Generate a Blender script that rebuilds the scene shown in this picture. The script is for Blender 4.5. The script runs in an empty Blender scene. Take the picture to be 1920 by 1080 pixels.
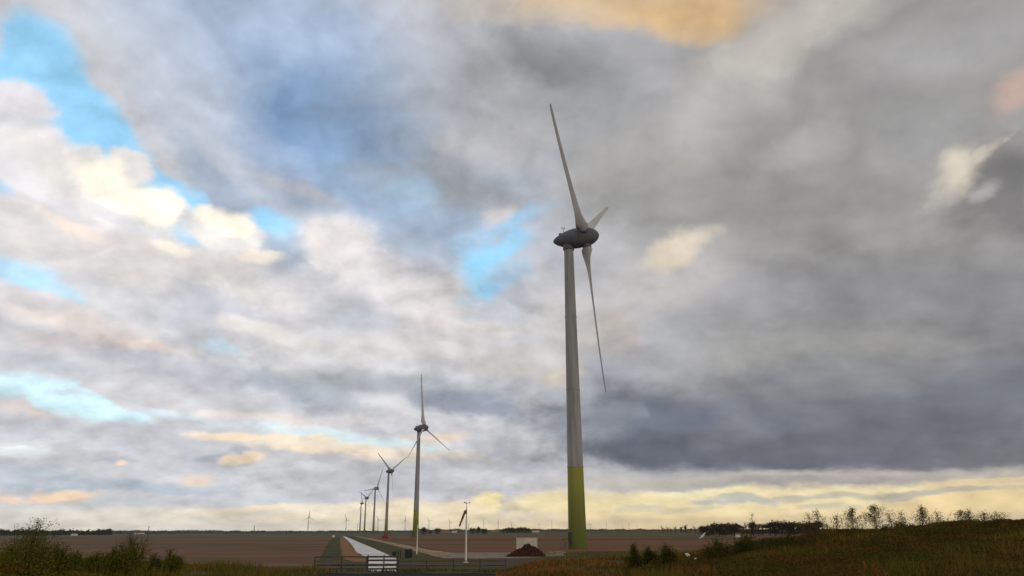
import bpy, bmesh, math, random
import numpy as np
from mathutils import Vector, Matrix
R = math.radians
scene = bpy.context.scene
COL = scene.collection

# ------------------------------------------------------------------ camera
CAM_H, FPX, PITCH, ROLL = 4.5, 1400.0, R(18), R(0.3)
Fv = Vector((0, math.cos(PITCH), math.sin(PITCH)))
_r0 = Vector((1, 0, 0)); _u0 = _r0.cross(Fv)
RIGHT = (_r0 * math.cos(ROLL) - _u0 * math.sin(ROLL)).normalized()
UP = RIGHT.cross(Fv)
cd = bpy.data.cameras.new('camera'); cam = bpy.data.objects.new('camera', cd); COL.objects.link(cam)
cd.sensor_width = 36; cd.lens = FPX / 1920 * 36; cd.clip_start = 0.1; cd.clip_end = 60000
m = Matrix((RIGHT, UP, -Fv)).transposed().to_4x4(); m.translation = (0, 0, CAM_H)
cam.matrix_world = m
scene.camera = cam

def ray(px, py):
    return (Fv + RIGHT * ((px - 960) / FPX) - UP * ((py - 540) / FPX)).normalized()
def azel(px, py):
    d = ray(px, py); return math.degrees(math.atan2(d.x, d.y)), math.degrees(math.asin(d.z))
def ground(px, py, z=0.0):
    d = ray(px, py); t = (z - CAM_H) / d.z
    return Vector((d.x * t, d.y * t, z))
def far(px, dist, py=998):
    """ground point seen in column px at a horizontal distance"""
    d = ray(px, py); h = math.hypot(d.x, d.y)
    return Vector((d.x / h * dist, d.y / h * dist, 0))
def height_at(px, py, dist):
    d = ray(px, py); return CAM_H + d.z / math.hypot(d.x, d.y) * dist

# ------------------------------------------------------------------ light and sky
scene.cycles.max_bounces = 4; scene.cycles.diffuse_bounces = 2; scene.cycles.volume_bounces = 0; scene.cycles.glossy_bounces = 1
scene.view_settings.view_transform = 'Standard'; scene.view_settings.look = 'None'
scene.view_settings.exposure = 0; scene.view_settings.gamma = 1
SUN_EL, SUN_AZ = R(9), R(128)          # low evening sun behind the camera on the right (azimuth from +Y towards +X)
sl = bpy.data.lights.new('sun', 'SUN'); sun = bpy.data.objects.new('sun', sl); COL.objects.link(sun)
sl.energy = 0.55; sl.angle = R(14); sl.color = (1.0, 0.90, 0.78)
sd = Vector((math.sin(SUN_AZ) * math.cos(SUN_EL), math.cos(SUN_AZ) * math.cos(SUN_EL), math.sin(SUN_EL)))
sun.rotation_euler = sd.to_track_quat('Z', 'Y').to_euler()
sun.location = (60, -40, 60)

def lin(c):
    return tuple(((v / 255) / 12.92 if v / 255 <= 0.04045 else ((v / 255 + 0.055) / 1.055) ** 2.4) for v in c)

world = bpy.data.worlds.new('World'); scene.world = world; world.use_nodes = True
W = world.node_tree; W.nodes.clear(); WL = W.links.new
def wn(t, **k):
    n = W.nodes.new(t)
    for a, b in k.items(): setattr(n, a, b)
    return n
def setin(n, i, v):
    if hasattr(v, 'is_output'): WL(v, n.inputs[i])
    elif v is not None: n.inputs[i].default_value = v
def mth(op, a, b=None, c=None, clamp=False):
    n = wn('ShaderNodeMath', operation=op, use_clamp=clamp)
    setin(n, 0, a); setin(n, 1, b); setin(n, 2, c); return n.outputs[0]
def vmath(op, a, b=None, s=None):
    n = wn('ShaderNodeVectorMath', operation=op); setin(n, 0, a); setin(n, 1, b)
    if s is not None: setin(n, 3, s)
    return n.outputs['Value'] if op in ('LENGTH', 'DOT_PRODUCT') else n.outputs[0]
def comb(x, y, z):
    n = wn('ShaderNodeCombineXYZ'); setin(n, 0, x); setin(n, 1, y); setin(n, 2, z); return n.outputs[0]
def noise(v, scale, detail, rough=0.55, out='Factor', dist=0.0):
    n = wn('ShaderNodeTexNoise'); n.noise_dimensions = '3D'; setin(n, 'Vector', v)
    n.inputs['Scale'].default_value = scale; n.inputs['Detail'].default_value = detail
    n.inputs['Roughness'].default_value = rough; n.inputs['Distortion'].default_value = dist
    return n.outputs[0] if out == 'Factor' else n.outputs[1]
def mixc(f, a, b, blend='MIX'):
    n = wn('ShaderNodeMix', data_type='RGBA', blend_type=blend); n.clamp_factor = True
    setin(n, 0, f); setin(n, 6, a); setin(n, 7, b); return n.outputs[2]
def smooth(v, a, b, lo=0.0, hi=1.0):
    n = wn('ShaderNodeMapRange', interpolation_type='SMOOTHSTEP'); setin(n, 0, v)
    n.inputs[1].default_value = a; n.inputs[2].default_value = b
    n.inputs[3].default_value = lo; n.inputs[4].default_value = hi; return n.outputs[0]

D = wn('ShaderNodeTexCoord').outputs['Generated']
sep = wn('ShaderNodeSeparateXYZ'); WL(D, sep.inputs[0]); X, Y, Z = sep.outputs
AZ = mth('MULTIPLY', mth('ARCTAN2', X, Y), 57.29578)
EL = mth('MULTIPLY', mth('ARCSINE', Z), 57.29578)
# a flat cloud layer seen in perspective: shapes flatten towards the horizon
inv = mth('DIVIDE', 1.0, mth('ADD', mth('MAXIMUM', Z, 0.0), 0.50))
Q = comb(mth('MULTIPLY', X, inv), mth('MULTIPLY', Y, inv), mth('MULTIPLY', mth('SUBTRACT', 1.0, mth('EXPONENT', mth('MULTIPLY', Z, -9.0))), 0.4))
warp = vmath('SUBTRACT', noise(Q, 4.4, 6, 0.55, 'Color'), (0.5, 0.5, 0.5))
warpf = mth('ADD', 2.2, mth('MULTIPLY', mth('MINIMUM', EL, 30.0), 0.2))       # degrees of warp, small near the horizon
wx = wn('ShaderNodeSeparateXYZ'); WL(warp, wx.inputs[0])
AZw = mth('ADD', AZ, mth('MULTIPLY', wx.outputs[0], mth('MULTIPLY', warpf, 1.5)))
ELw = mth('ADD', EL, mth('MULTIPLY', wx.outputs[1], mth('MULTIPLY', warpf, 0.8)))
V = comb(AZw, ELw, 0.0)
n_a = mth('SUBTRACT', noise(Q, 7.0, 8, 0.56), 0.5)
n_b = mth('SUBTRACT', noise(vmath('ADD', Q, (7.3, 1.1, 3.0)), 14.0, 8, 0.60), 0.5)
n_c = mth('SUBTRACT', noise(vmath('ADD', Q, (-4.1, 9.7, 1.0)), 3.0, 8, 0.5), 0.5)
# the same field sampled a step towards the low sun: lit sides bright, far sides grey
n_a2 = mth('SUBTRACT', noise(vmath('ADD', Q, (0.024, -0.035, 0.015)), 7.0, 8, 0.56), 0.5)
relief = mth('SUBTRACT', n_a, n_a2)
def puff(off):
    # rounded cauliflower heads
    v = wn('ShaderNodeTexVoronoi', feature='SMOOTH_F1'); v.voronoi_dimensions = '3D'; v.normalize = True
    setin(v, 'Vector', vmath('ADD', vmath('ADD', Q, off), vmath('SCALE', warp, None, 0.22)))
    v.inputs['Scale'].default_value = 16.0; v.inputs['Detail'].default_value = 2.5; v.inputs['Roughness'].default_value = 0.4; v.inputs['Smoothness'].default_value = 0.8
    return v.outputs['Distance']
p_a = puff((0, 0, 0)); p_b = puff((0.012, -0.022, 0.006))
n_p = mth('SUBTRACT', mth('MULTIPLY', p_a, 1.6), 0.5)
puffrel = mth('SUBTRACT', p_b, p_a)
NS = {'a': n_a, 'b': n_b, 'c': n_c, 'p': mth('ADD', mth('MULTIPLY', n_p, 0.6), mth('MULTIPLY', n_b, 0.6))}

sky = wn('ShaderNodeTexSky', sky_type='NISHITA'); sky.sun_disc = False
sky.sun_elevation = SUN_EL; sky.sun_rotation = SUN_AZ; sky.altitude = 0; sky.air_density = 1.0; sky.dust_density = 1.2; sky.ozone_density = 1.5
SKY_STRENGTH = 0.12
blue = mixc(1.0, sky.outputs[0], (3.2, 3.0, 3.0, 1), 'MULTIPLY')
hi = lin((148, 206, 242)); lo = lin((184, 224, 242))
hz = smooth(EL, 4.0, 22.0)
tint = mixc(hz, tuple(v / SKY_STRENGTH for v in lo) + (1,), tuple(v / SKY_STRENGTH for v in hi) + (1,))
BLUE = mixc(0.86, blue, tint)

def wc(rgb): return tuple(v / SKY_STRENGTH for v in lin(rgb)) + (1,)

def blob(cur, cx, cy, rx, ry, rot, col, alpha=1.0, soft=0.8, amp=0.5, nz='a'):
    """one mass of cloud (or a gap, or a painted reflection) placed by its bearing and height in the sky"""
    az, el = azel(cx, cy)
    az1, _ = azel(cx + rx, cy); az0, _ = azel(cx - rx, cy)
    _, e1 = azel(cx, cy - ry); _, e0 = azel(cx, cy + ry)
    mp = wn('ShaderNodeMapping', vector_type='TEXTURE'); 
    # V plus a vanishing bit of the colour so far: makes the nodes evaluate one mass after another
    vm = wn('ShaderNodeVectorMath', operation='MULTIPLY_ADD'); setin(vm, 0, cur); setin(vm, 1, (1e-9, 1e-9, 1e-9)); setin(vm, 2, V)
    WL(vm.outputs[0], mp.inputs[0])
    mp.inputs[1].default_value = (az, el, 0); mp.inputs[2].default_value = (0, 0, R(rot))
    mp.inputs[3].default_value = ((az1 - az0) / 2, (e1 - e0) / 2, 1)
    r = vmath('LENGTH', mp.outputs[0])
    r = mth('MULTIPLY_ADD', NS[nz], amp * 2, r)
    f = smooth(r, 1.0 + soft * 0.32, 1.0 - soft * 0.68, 0.0, alpha)
    return mixc(f, cur, BLUE if col == 'blue' else wc(col))
#SKYLAYERS
# base: lighter to the left, heavy grey to the right, warm and pale towards the sun behind
side = smooth(AZ, -4.0, 24.0)
C = mixc(side, wc((200, 199, 205)), wc((158, 155, 156)))
C = mixc(smooth(Y, 0.3, -0.6), C, wc((180, 172, 162)))
LAYERS = [
 # cx, cy, rx, ry, rot, colour, alpha, soft, noise amp, noise
 (620, 190, 540, 290, -25, (160, 176, 202), 1, 1.0, .5, 'c'),
 (560, 60, 280, 90, -10, (162, 176, 200), .8, 1.0, .5, 'a'),
 (650, 240, 210, 160, -20, (128, 158, 196), 1, 1.1, .6, 'a'),
 (430, 380, 260, 60, -38, (158, 174, 196), .8, .9, .6, 'b'),
 (760, 400, 180, 90, -25, (152, 168, 190), .8, 1.0, .6, 'a'),
 (960, 200, 330, 190, 0, (158, 158, 163), .9, 1.1, .5, 'c'),
 (1070, 120, 120, 60, -20, (142, 145, 150), .8, 1.0, .6, 'a'),
 (900, 270, 150, 60, 5, (178, 176, 178), .7, 1.0, .6, 'b'),
 (860, 370, 200, 45, -8, (158, 160, 166), .8, 1.0, .6, 'a'),
 (1320, 340, 330, 110, 0, (153, 151, 151), .8, 1.0, .6, 'a'),
 (1320, 190, 260, 80, 25, (186, 181, 180), .9, 1.1, .6, 'a'),
 (1520, 50, 230, 70, 10, (198, 192, 186), .9, 1.0, .6, 'b'),
 (1560, 170, 60, 70, 30, (160, 156, 158), .7, 1.0, .6, 'b'),
 (1500, 270, 110, 45, 15, (180, 176, 174), .7, 1.0, .7, 'b'),
 (1720, 270, 120, 110, 20, (160, 160, 162), .7, 1.0, .6, 'a'),
 (1780, 90, 180, 70, 10, (172, 170, 172), .7, 1.0, .6, 'a'),
 (1480, 400, 300, 50, 0, (152, 150, 149), .7, 1.0, .6, 'b'),
 (1700, 440, 260, 60, 8, (160, 157, 155), .6, 1.0, .6, 'a'),
 (1880, 350, 90, 110, 60, (122, 120, 122), .9, .9, .5, 'a'),
 (1790, 325, 85, 42, 25, (214, 203, 190), .95, 1.1, .7, 'p'),
 (1848, 290, 50, 14, 35, (205, 195, 184), .7, .8, .9, 'b'),
 (1850, 355, 40, 25, 20, (184, 180, 180), .7, .9, .8, 'b'),
 (1600, 560, 420, 90, 0, (140, 139, 143), .8, 1.0, .5, 'a'),
 (1880, 640, 160, 130, 0, (134, 132, 136), .8, 1.0, .5, 'a'),
 (1530, 690, 260, 70, 0, (160, 160, 158), .5, 1.0, .6, 'c'),
 # wide light grey field on the left
 (260, 600, 560, 130, -6, (206, 204, 208), .9, 1.0, .5, 'c'),
 (560, 620, 260, 60, -10, (190, 191, 200), .7, 1.0, .6, 'a'),
 (760, 560, 170, 90, -15, (196, 194, 200), .8, 1.0, .6, 'a'),
 (1240, 520, 150, 80, 10, (196, 191, 192), 1, 1.0, .7, 'a'),
 (1260, 466, 80, 28, 10, (222, 208, 192), 1, .8, .5, 'p'),
 (1230, 640, 90, 60, 0, (170, 172, 180), .7, 1.0, .6, 'a'),
 (1030, 560, 90, 60, 0, (192, 190, 196), .7, 1.0, .6, 'a'),
 (1140, 620, 80, 50, -30, (200, 190, 184), .7, 1.0, .7, 'b'),
 (700, 520, 150, 50, -20, (222, 216, 218), .8, .9, .7, 'p'),
 (560, 560, 90, 40, -10, (216, 212, 216), .8, .9, .7, 'p'),
 (200, 480, 160, 34, -8, (222, 218, 222), .8, .9, .7, 'p'),
 (100, 520, 120, 20, -8, (200, 202, 212), .7, 1, .7, 'p'),
 (420, 540, 200, 26, -10, (226, 220, 218), .8, .9, .7, 'p'),
 (430, 580, 200, 30, -10, (192, 192, 202), .7, 1, .7, 'p'),
 (640, 660, 200, 26, -5, (214, 210, 212), .7, .9, .7, 'p'),
 (1040, 620, 70, 70, 0, (204, 198, 198), .7, 1.0, .7, 'p'),
 (1080, 470, 60, 60, 0, (176, 176, 184), .6, 1.0, .7, 'p'),
 (1400, 560, 120, 60, 0, (168, 166, 172), .6, 1.0, .7, 'p'),
 (1120, 720, 160, 50, 0, (158, 162, 172), .7, 1.0, .7, 'p'),
 (60, 300, 60, 26, -20, (240, 234, 232), .8, .8, .7, 'p'),
 (640, 500, 60, 24, 0, (232, 226, 222), .8, .8, .8, 'p'),
 (500, 620, 120, 20, -6, (220, 214, 212), .8, .8, .8, 'p'),
 (700, 600, 110, 26, -6, (186, 188, 198), .7, .8, .8, 'p'),
 (860, 610, 120, 18, -6, (214, 208, 206), .8, .8, .8, 'p'),
 (300, 545, 70, 18, -10, (232, 224, 220), .8, .8, .8, 'p'),
 # openings
 (30, 110, 85, 115, 0, 'blue', 1, .7, .4, 'a'),
 (110, 215, 165, 60, -28, 'blue', 1, .7, .4, 'a'),
 (280, 335, 120, 20, -33, 'blue', .9, .9, .6, 'b'),
 (350, 372, 50, 20, -33, 'blue', .8, .8, .6, 'b'),
 (505, 425, 50, 36, -20, 'blue', .9, .8, .7, 'b'),
 (330, 440, 50, 24, -20, 'blue', .6, .9, .7, 'b'),
 (20, 350, 40, 30, -30, 'blue', .6, .9, .6, 'b'),
 (40, 500, 80, 30, -15, 'blue', .65, .9, .6, 'b'),
 (110, 540, 70, 18, -10, 'blue', .5, .9, .6, 'b'),
 (960, 430, 110, 22, 22, 'blue', .55, .9, .6, 'a'),
 (900, 515, 62, 46, 25, 'blue', 1.0, .7, .8, 'b'),
 (960, 470, 60, 22, 30, 'blue', .8, .8, .8, 'b'),
 (955, 515, 50, 28, 15, (170, 190, 212), .8, .9, .8, 'b'),
 (400, 655, 60, 16, -8, 'blue', .45, 1.0, .6, 'b'),
 (750, 370, 60, 50, 0, (160, 186, 212), .7, 1.0, .6, 'a'),
 # bright cumulus
 (0, 190, 40, 50, 0, (214, 210, 216), 1, .5, .4, 'p'),
 (200, 285, 64, 30, -20, (226, 221, 221), 1, .5, .5, 'p'),
 (90, 325, 125, 66, -30, (222, 219, 223), 1, .45, .4, 'p'),
 (180, 358, 165, 54, -27, (226, 221, 220), 1, .4, .35, 'p'),
 (185, 330, 90, 40, -28, (255, 246, 232), 1, .7, .45, 'p'),
 (270, 375, 58, 36, -25, (255, 247, 230), 1, .6, .4, 'p'),
 (235, 420, 120, 22, -18, (208, 206, 212), .8, 1.0, .6, 'b'),
 (400, 425, 80, 46, -15, (222, 217, 216), 1, .45, .4, 'p'),
 (385, 404, 60, 22, -12, (253, 242, 228), 1, .8, .5, 'p'),
 (435, 417, 40, 26, 0, (253, 242, 226), 1, .8, .5, 'p'),
 (100, 445, 230, 50, -14, (220, 214, 214), .95, .7, .6, 'b'),
 (130, 435, 70, 18, -20, (244, 226, 214), .8, 1.0, .7, 'b'),
 (330, 480, 170, 26, -6, (222, 215, 214), .9, .8, .7, 'b'),
 (310, 465, 40, 12, -15, (246, 234, 222), .8, .9, .8, 'b'),
 (465, 486, 48, 12, -3, (246, 232, 216), .8, .9, .8, 'b'),
 (620, 470, 90, 60, -15, (222, 216, 216), 1, .8, .6, 'p'),
 (560, 360, 90, 22, -25, (186, 184, 190), .6, 1.0, .8, 'b'),
 (390, 270, 90, 26, -25, (184, 188, 200), .7, 1.0, .8, 'b'),
 (220, 160, 90, 40, -30, (188, 194, 208), .6, 1.0, .8, 'a'),
 (820, 560, 60, 50, -20, (216, 208, 208), .6, 1.0, .8, 'b'),
 (940, 420, 40, 18, 30, (206, 198, 196), .7, 1.0, .9, 'b'),
 # left middle streaks
 (130, 600, 160, 34, -12, (224, 212, 210), .9, .8, .7, 'b'),
 (60, 565, 90, 14, -5, (210, 206, 212), .8, 1.0, .6, 'b'),
 (230, 650, 150, 16, 3, (232, 214, 204), .85, .9, .8, 'b'),
 (90, 640, 90, 14, -8, (214, 202, 204), .8, .9, .8, 'b'),
 (60, 680, 150, 20, -10, (190, 192, 202), .9, .8, .6, 'b'),
 (320, 690, 260, 26, -8, (188, 188, 198), .9, .9, .6, 'a'),
 (350, 590, 90, 60, -30, (190, 192, 202), .7, 1.0, .6, 'a'),
 (760, 640, 240, 30, -3, (212, 206, 206), .8, 1.0, .7, 'a'),
 (960, 680, 130, 30, 0, (200, 192, 188), .6, 1.0, .7, 'b'),
 (1060, 700, 50, 22, 0, (206, 192, 176), .6, 1.0, .8, 'b'),
 (560, 730, 160, 34, -10, (170, 176, 188), .9, .9, .6, 'a'),
 (780, 730, 240, 30, -6, (172, 176, 184), .9, .9, .6, 'a'),
 (880, 765, 130, 26, -8, (146, 153, 168), .9, .7, .6, 'a'),
 # lower left opening and the patchwork under it
 (90, 745, 175, 34, -12, (206, 234, 244), 1, .6, .8, 'p'),
 (200, 765, 100, 14, -4, (204, 232, 242), .9, .6, .6, 'b'),
 (330, 770, 90, 8, -5, (204, 224, 236), .8, .8, .7, 'b'),
 (120, 740, 50, 8, 0, (190, 204, 214), .7, .9, .9, 'b'),
 (30, 770, 50, 24, -20, (216, 206, 206), 1, .7, .7, 'b'),
 (60, 775, 40, 8, 0, (236, 212, 198), .8, .9, .8, 'b'),
 (260, 815, 330, 34, -2, (198, 198, 206), .95, .8, .6, 'a'),
 (620, 815, 220, 20, -6, (212, 228, 234), .9, .7, .6, 'b'),
 (480, 780, 180, 10, -3, (226, 214, 208), .8, .9, .8, 'b'),
 (560, 800, 60, 8, -3, (226, 220, 220), .7, .9, .8, 'b'),
 (50, 845, 75, 18, 6, (224, 230, 230), .95, .6, .7, 'b'),
 (70, 835, 60, 6, 5, (200, 198, 206), .7, .8, .7, 'b'),
 (330, 860, 260, 44, -3, (196, 196, 204), .9, .9, .6, 'a'),
 (660, 842, 190, 20, -4, (240, 220, 194), .8, .7, .95, 'p'),
 (440, 815, 90, 8, -3, (244, 220, 196), .9, .9, 1.0, 'p'),
 (400, 850, 50, 8, 3, (172, 178, 190), .8, .9, .9, 'b'),
 (450, 838, 26, 8, -20, (168, 174, 186), .8, .9, .9, 'b'),
 (450, 857, 50, 12, 0, (246, 222, 194), .9, .8, 1.0, 'p'),
 (215, 856, 14, 6, 0, (248, 218, 188), .9, .8, .6, 'b'),
 (370, 895, 40, 14, 0, (228, 206, 184), .7, 1.0, .9, 'b'),
 (490, 885, 60, 18, 0, (216, 218, 220), .8, .9, .9, 'b'),
 (600, 880, 130, 24, 0, (206, 204, 206), .8, 1.0, .7, 'b'),
 (70, 895, 150, 26, 0, (184, 192, 204), .9, .8, .6, 'a'),
 (300, 912, 160, 14, -2, (180, 190, 204), .9, .8, .6, 'a'),
 (740, 905, 230, 50, -3, (184, 185, 192), .9, .8, .6, 'a'),
 (940, 850, 90, 40, -6, (170, 170, 178), .8, .9, .7, 'b'),
 (810, 815, 60, 14, 0, (228, 206, 184), .7, .9, .9, 'b'),
 (690, 780, 60, 8, 0, (214, 208, 210), .7, .9, .9, 'b'),
 # heavy band on the right
 (1560, 780, 620, 105, 0, (118, 121, 132), 1, .7, .45, 'a'),
 (1250, 805, 260, 60, -5, (116, 122, 137), .95, .8, .5, 'a'),
 (1400, 850, 430, 36, -3, (102, 106, 119), 1, .7, .4, 'a'),
 (1640, 820, 330, 44, 3, (114, 115, 124), .8, .9, .5, 'a'),
 (1780, 870, 240, 26, 8, (118, 118, 126), .9, .8, .5, 'a'),
 (1380, 810, 70, 40, 10, (142, 142, 150), .5, 1.0, .8, 'b'),
 (1600, 700, 340, 50, 2, (150, 149, 152), .6, 1.0, .6, 'c'),
 (1130, 790, 60, 30, 0, (150, 154, 164), .5, 1.0, 1.0, 'p'),
 (1040, 800, 60, 26, 0, (164, 166, 174), .5, 1.0, 1.0, 'p'),
 # glow under it
 (1450, 900, 560, 16, 0, (196, 188, 178), .85, .9, .6, 'b'),
 (1500, 905, 240, 14, 0, (162, 158, 158), .8, .9, .7, 'b'),
 (1480, 945, 660, 34, 0, (248, 230, 184), 1, .6, .4, 'b'),
 (1850, 935, 220, 40, 4, (242, 216, 164), .9, .8, .5, 'b'),
 (1080, 945, 140, 26, 0, (244, 226, 180), .9, .8, .5, 'b'),
 (905, 945, 50, 26, 0, (252, 232, 176), .95, .7, .8, 'b'),
 (840, 950, 70, 18, 0, (244, 218, 184), .8, .9, .8, 'b'),
 (700, 965, 260, 24, 0, (244, 228, 198), .95, .9, .4, 'b'),
 (1290, 925, 70, 7, 0, (250, 240, 196), .8, .9, .9, 'b'),
 (1370, 943, 110, 9, -2, (188, 190, 186), .85, .8, .8, 'b'),
 (1250, 955, 120, 6, 0, (206, 204, 192), .7, .8, .8, 'b'),
 (1560, 935, 130, 9, 2, (196, 192, 180), .8, .8, .8, 'b'),
 (1760, 925, 150, 8, 2, (186, 182, 174), .85, .8, .8, 'b'),
 (1560, 955, 100, 6, 0, (202, 196, 182), .7, .8, .8, 'b'),
 (1840, 905, 120, 6, 6, (226, 206, 168), .7, .8, .8, 'b'),
 # left horizon
 (320, 968, 420, 28, 0, (230, 222, 212), .9, .9, .4, 'b'),
 (105, 927, 70, 14, 3, (250, 218, 184), .9, .8, .9, 'p'),
 (8, 930, 24, 8, 0, (240, 212, 190), .9, .8, .6, 'b'),
 (230, 945, 160, 12, 0, (196, 202, 210), .8, .8, .7, 'b'),
 (480, 940, 120, 12, 0, (194, 200, 208), .8, .8, .7, 'b'),
 (430, 957, 130, 7, 3, (246, 222, 192), .9, .9, .8, 'b'),
 (560, 972, 180, 9, 0, (242, 222, 192), .9, .9, .5, 'b'),
 # warm window-glass reflections high up, painted into the sky colour as soft patches
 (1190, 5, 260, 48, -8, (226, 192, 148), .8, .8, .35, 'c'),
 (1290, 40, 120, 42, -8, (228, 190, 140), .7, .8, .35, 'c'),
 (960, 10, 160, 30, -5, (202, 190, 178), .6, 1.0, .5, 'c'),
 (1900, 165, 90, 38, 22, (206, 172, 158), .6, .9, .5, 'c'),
]
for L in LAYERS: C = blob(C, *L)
# horizon haze in the air itself
hzc = mixc(smooth(AZ, -25.0, 12.0), wc((232, 224, 212)), wc((253, 224, 168)))
C = mixc(smooth(EL, 2.2, 0.2, 0.0, 0.85), C, hzc)
# cloud relief
rgt = smooth(AZ, -2.0, 12.0)
gain = mth('ADD', smooth(AZ, -12.0, 14.0, 1.12, 1.0), mth('MULTIPLY', smooth(AZ, -4.0, 14.0, 1.0, 0.62), mth('ADD', mth('MULTIPLY', relief, 1.0), mth('ADD', mth('MULTIPLY', n_a, 0.30), mth('ADD', mth('MULTIPLY', n_b, 0.16), mth('MULTIPLY', puffrel, 0.6))))))
C = mixc(1.0, C, comb(mth('MULTIPLY', gain, 0.995), mth('MULTIPLY', gain, 1.008), mth('MULTIPLY', gain, 0.985)), 'MULTIPLY')
C = mixc(smooth(EL, -0.3, -2.0), C, wc((90, 80, 65)))
bg = wn('ShaderNodeBackground'); WL(C, bg.inputs[0]); bg.inputs[1].default_value = SKY_STRENGTH
wo = wn('ShaderNodeOutputWorld'); WL(bg.outputs[0], wo.inputs[0])
world.cycles.sampling_method = 'MANUAL'; world.cycles.sample_map_resolution = 256
# ================================================================== helpers
rng = random.Random(7); nrs = np.random.default_rng(11)

def material(name, rgb, rough=0.85, rgb2=None, scale=1.0, detail=5, rgb3=None, scale3=None, stretch=None, metal=0.0, spec=0.08, bump=0.0, translucent=0.0):
    """procedural surface: base colour mottled with up to two other tones (sRGB of the thing itself)"""
    mt = bpy.data.materials.new(name); mt.use_nodes = True
    nt = mt.node_tree; b = nt.nodes['Principled BSDF']; L = nt.links.new
    b.inputs['Roughness'].default_value = rough; b.inputs['Metallic'].default_value = metal
    b.inputs['Specular IOR Level'].default_value = spec
    tc = nt.nodes.new('ShaderNodeTexCoord'); src = tc.outputs['Object']
    if stretch:
        mp = nt.nodes.new('ShaderNodeMapping'); mp.inputs[3].default_value = stretch
        if len(stretch) > 3: pass
        L(src, mp.inputs[0]); src = mp.outputs[0]
    def nz(s, d=detail):
        n = nt.nodes.new('ShaderNodeTexNoise'); n.inputs['Scale'].default_value = s; n.inputs['Detail'].default_value = d
        n.inputs['Roughness'].default_value = 0.6; L(src, n.inputs['Vector']); return n.outputs[0]
    def mixn(a, c, f, lo, hi_):
        r = nt.nodes.new('ShaderNodeMapRange'); r.inputs[1].default_value = lo; r.inputs[2].default_value = hi_; L(f, r.inputs[0])
        x = nt.nodes.new('ShaderNodeMix'); x.data_type = 'RGBA'; L(r.outputs[0], x.inputs[0])
        if hasattr(a, 'is_output'): L(a, x.inputs[6])
        else: x.inputs[6].default_value = a
        x.inputs[7].default_value = c; return x.outputs[2]
    col = lin(rgb) + (1,)
    if rgb2: col = mixn(col, lin(rgb2) + (1,), nz(scale), 0.38, 0.62)
    if rgb3: col = mixn(col, lin(rgb3) + (1,), nz(scale3 or scale * 2.7), 0.50, 0.66)
    if hasattr(col, 'is_output'): L(col, b.inputs['Base Color'])
    else: b.inputs['Base Color'].default_value = col
    if bump:
        bp = nt.nodes.new('ShaderNodeBump'); bp.inputs['Strength'].default_value = bump; bp.inputs['Distance'].default_value = 0.1
        L(nz(scale * 6), bp.inputs['Height']); L(bp.outputs[0], b.inputs['Normal'])
    if translucent:
        t = nt.nodes.new('ShaderNodeBsdfTranslucent'); ms = nt.nodes.new('ShaderNodeMixShader'); ms.inputs[0].default_value = translucent
        if hasattr(col, 'is_output'): L(col, t.inputs[0])
        else: t.inputs[0].default_value = col
        L(b.outputs[0], ms.inputs[1]); L(t.outputs[0], ms.inputs[2]); L(ms.outputs[0], nt.nodes['Material Output'].inputs[0])
    return mt

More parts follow.
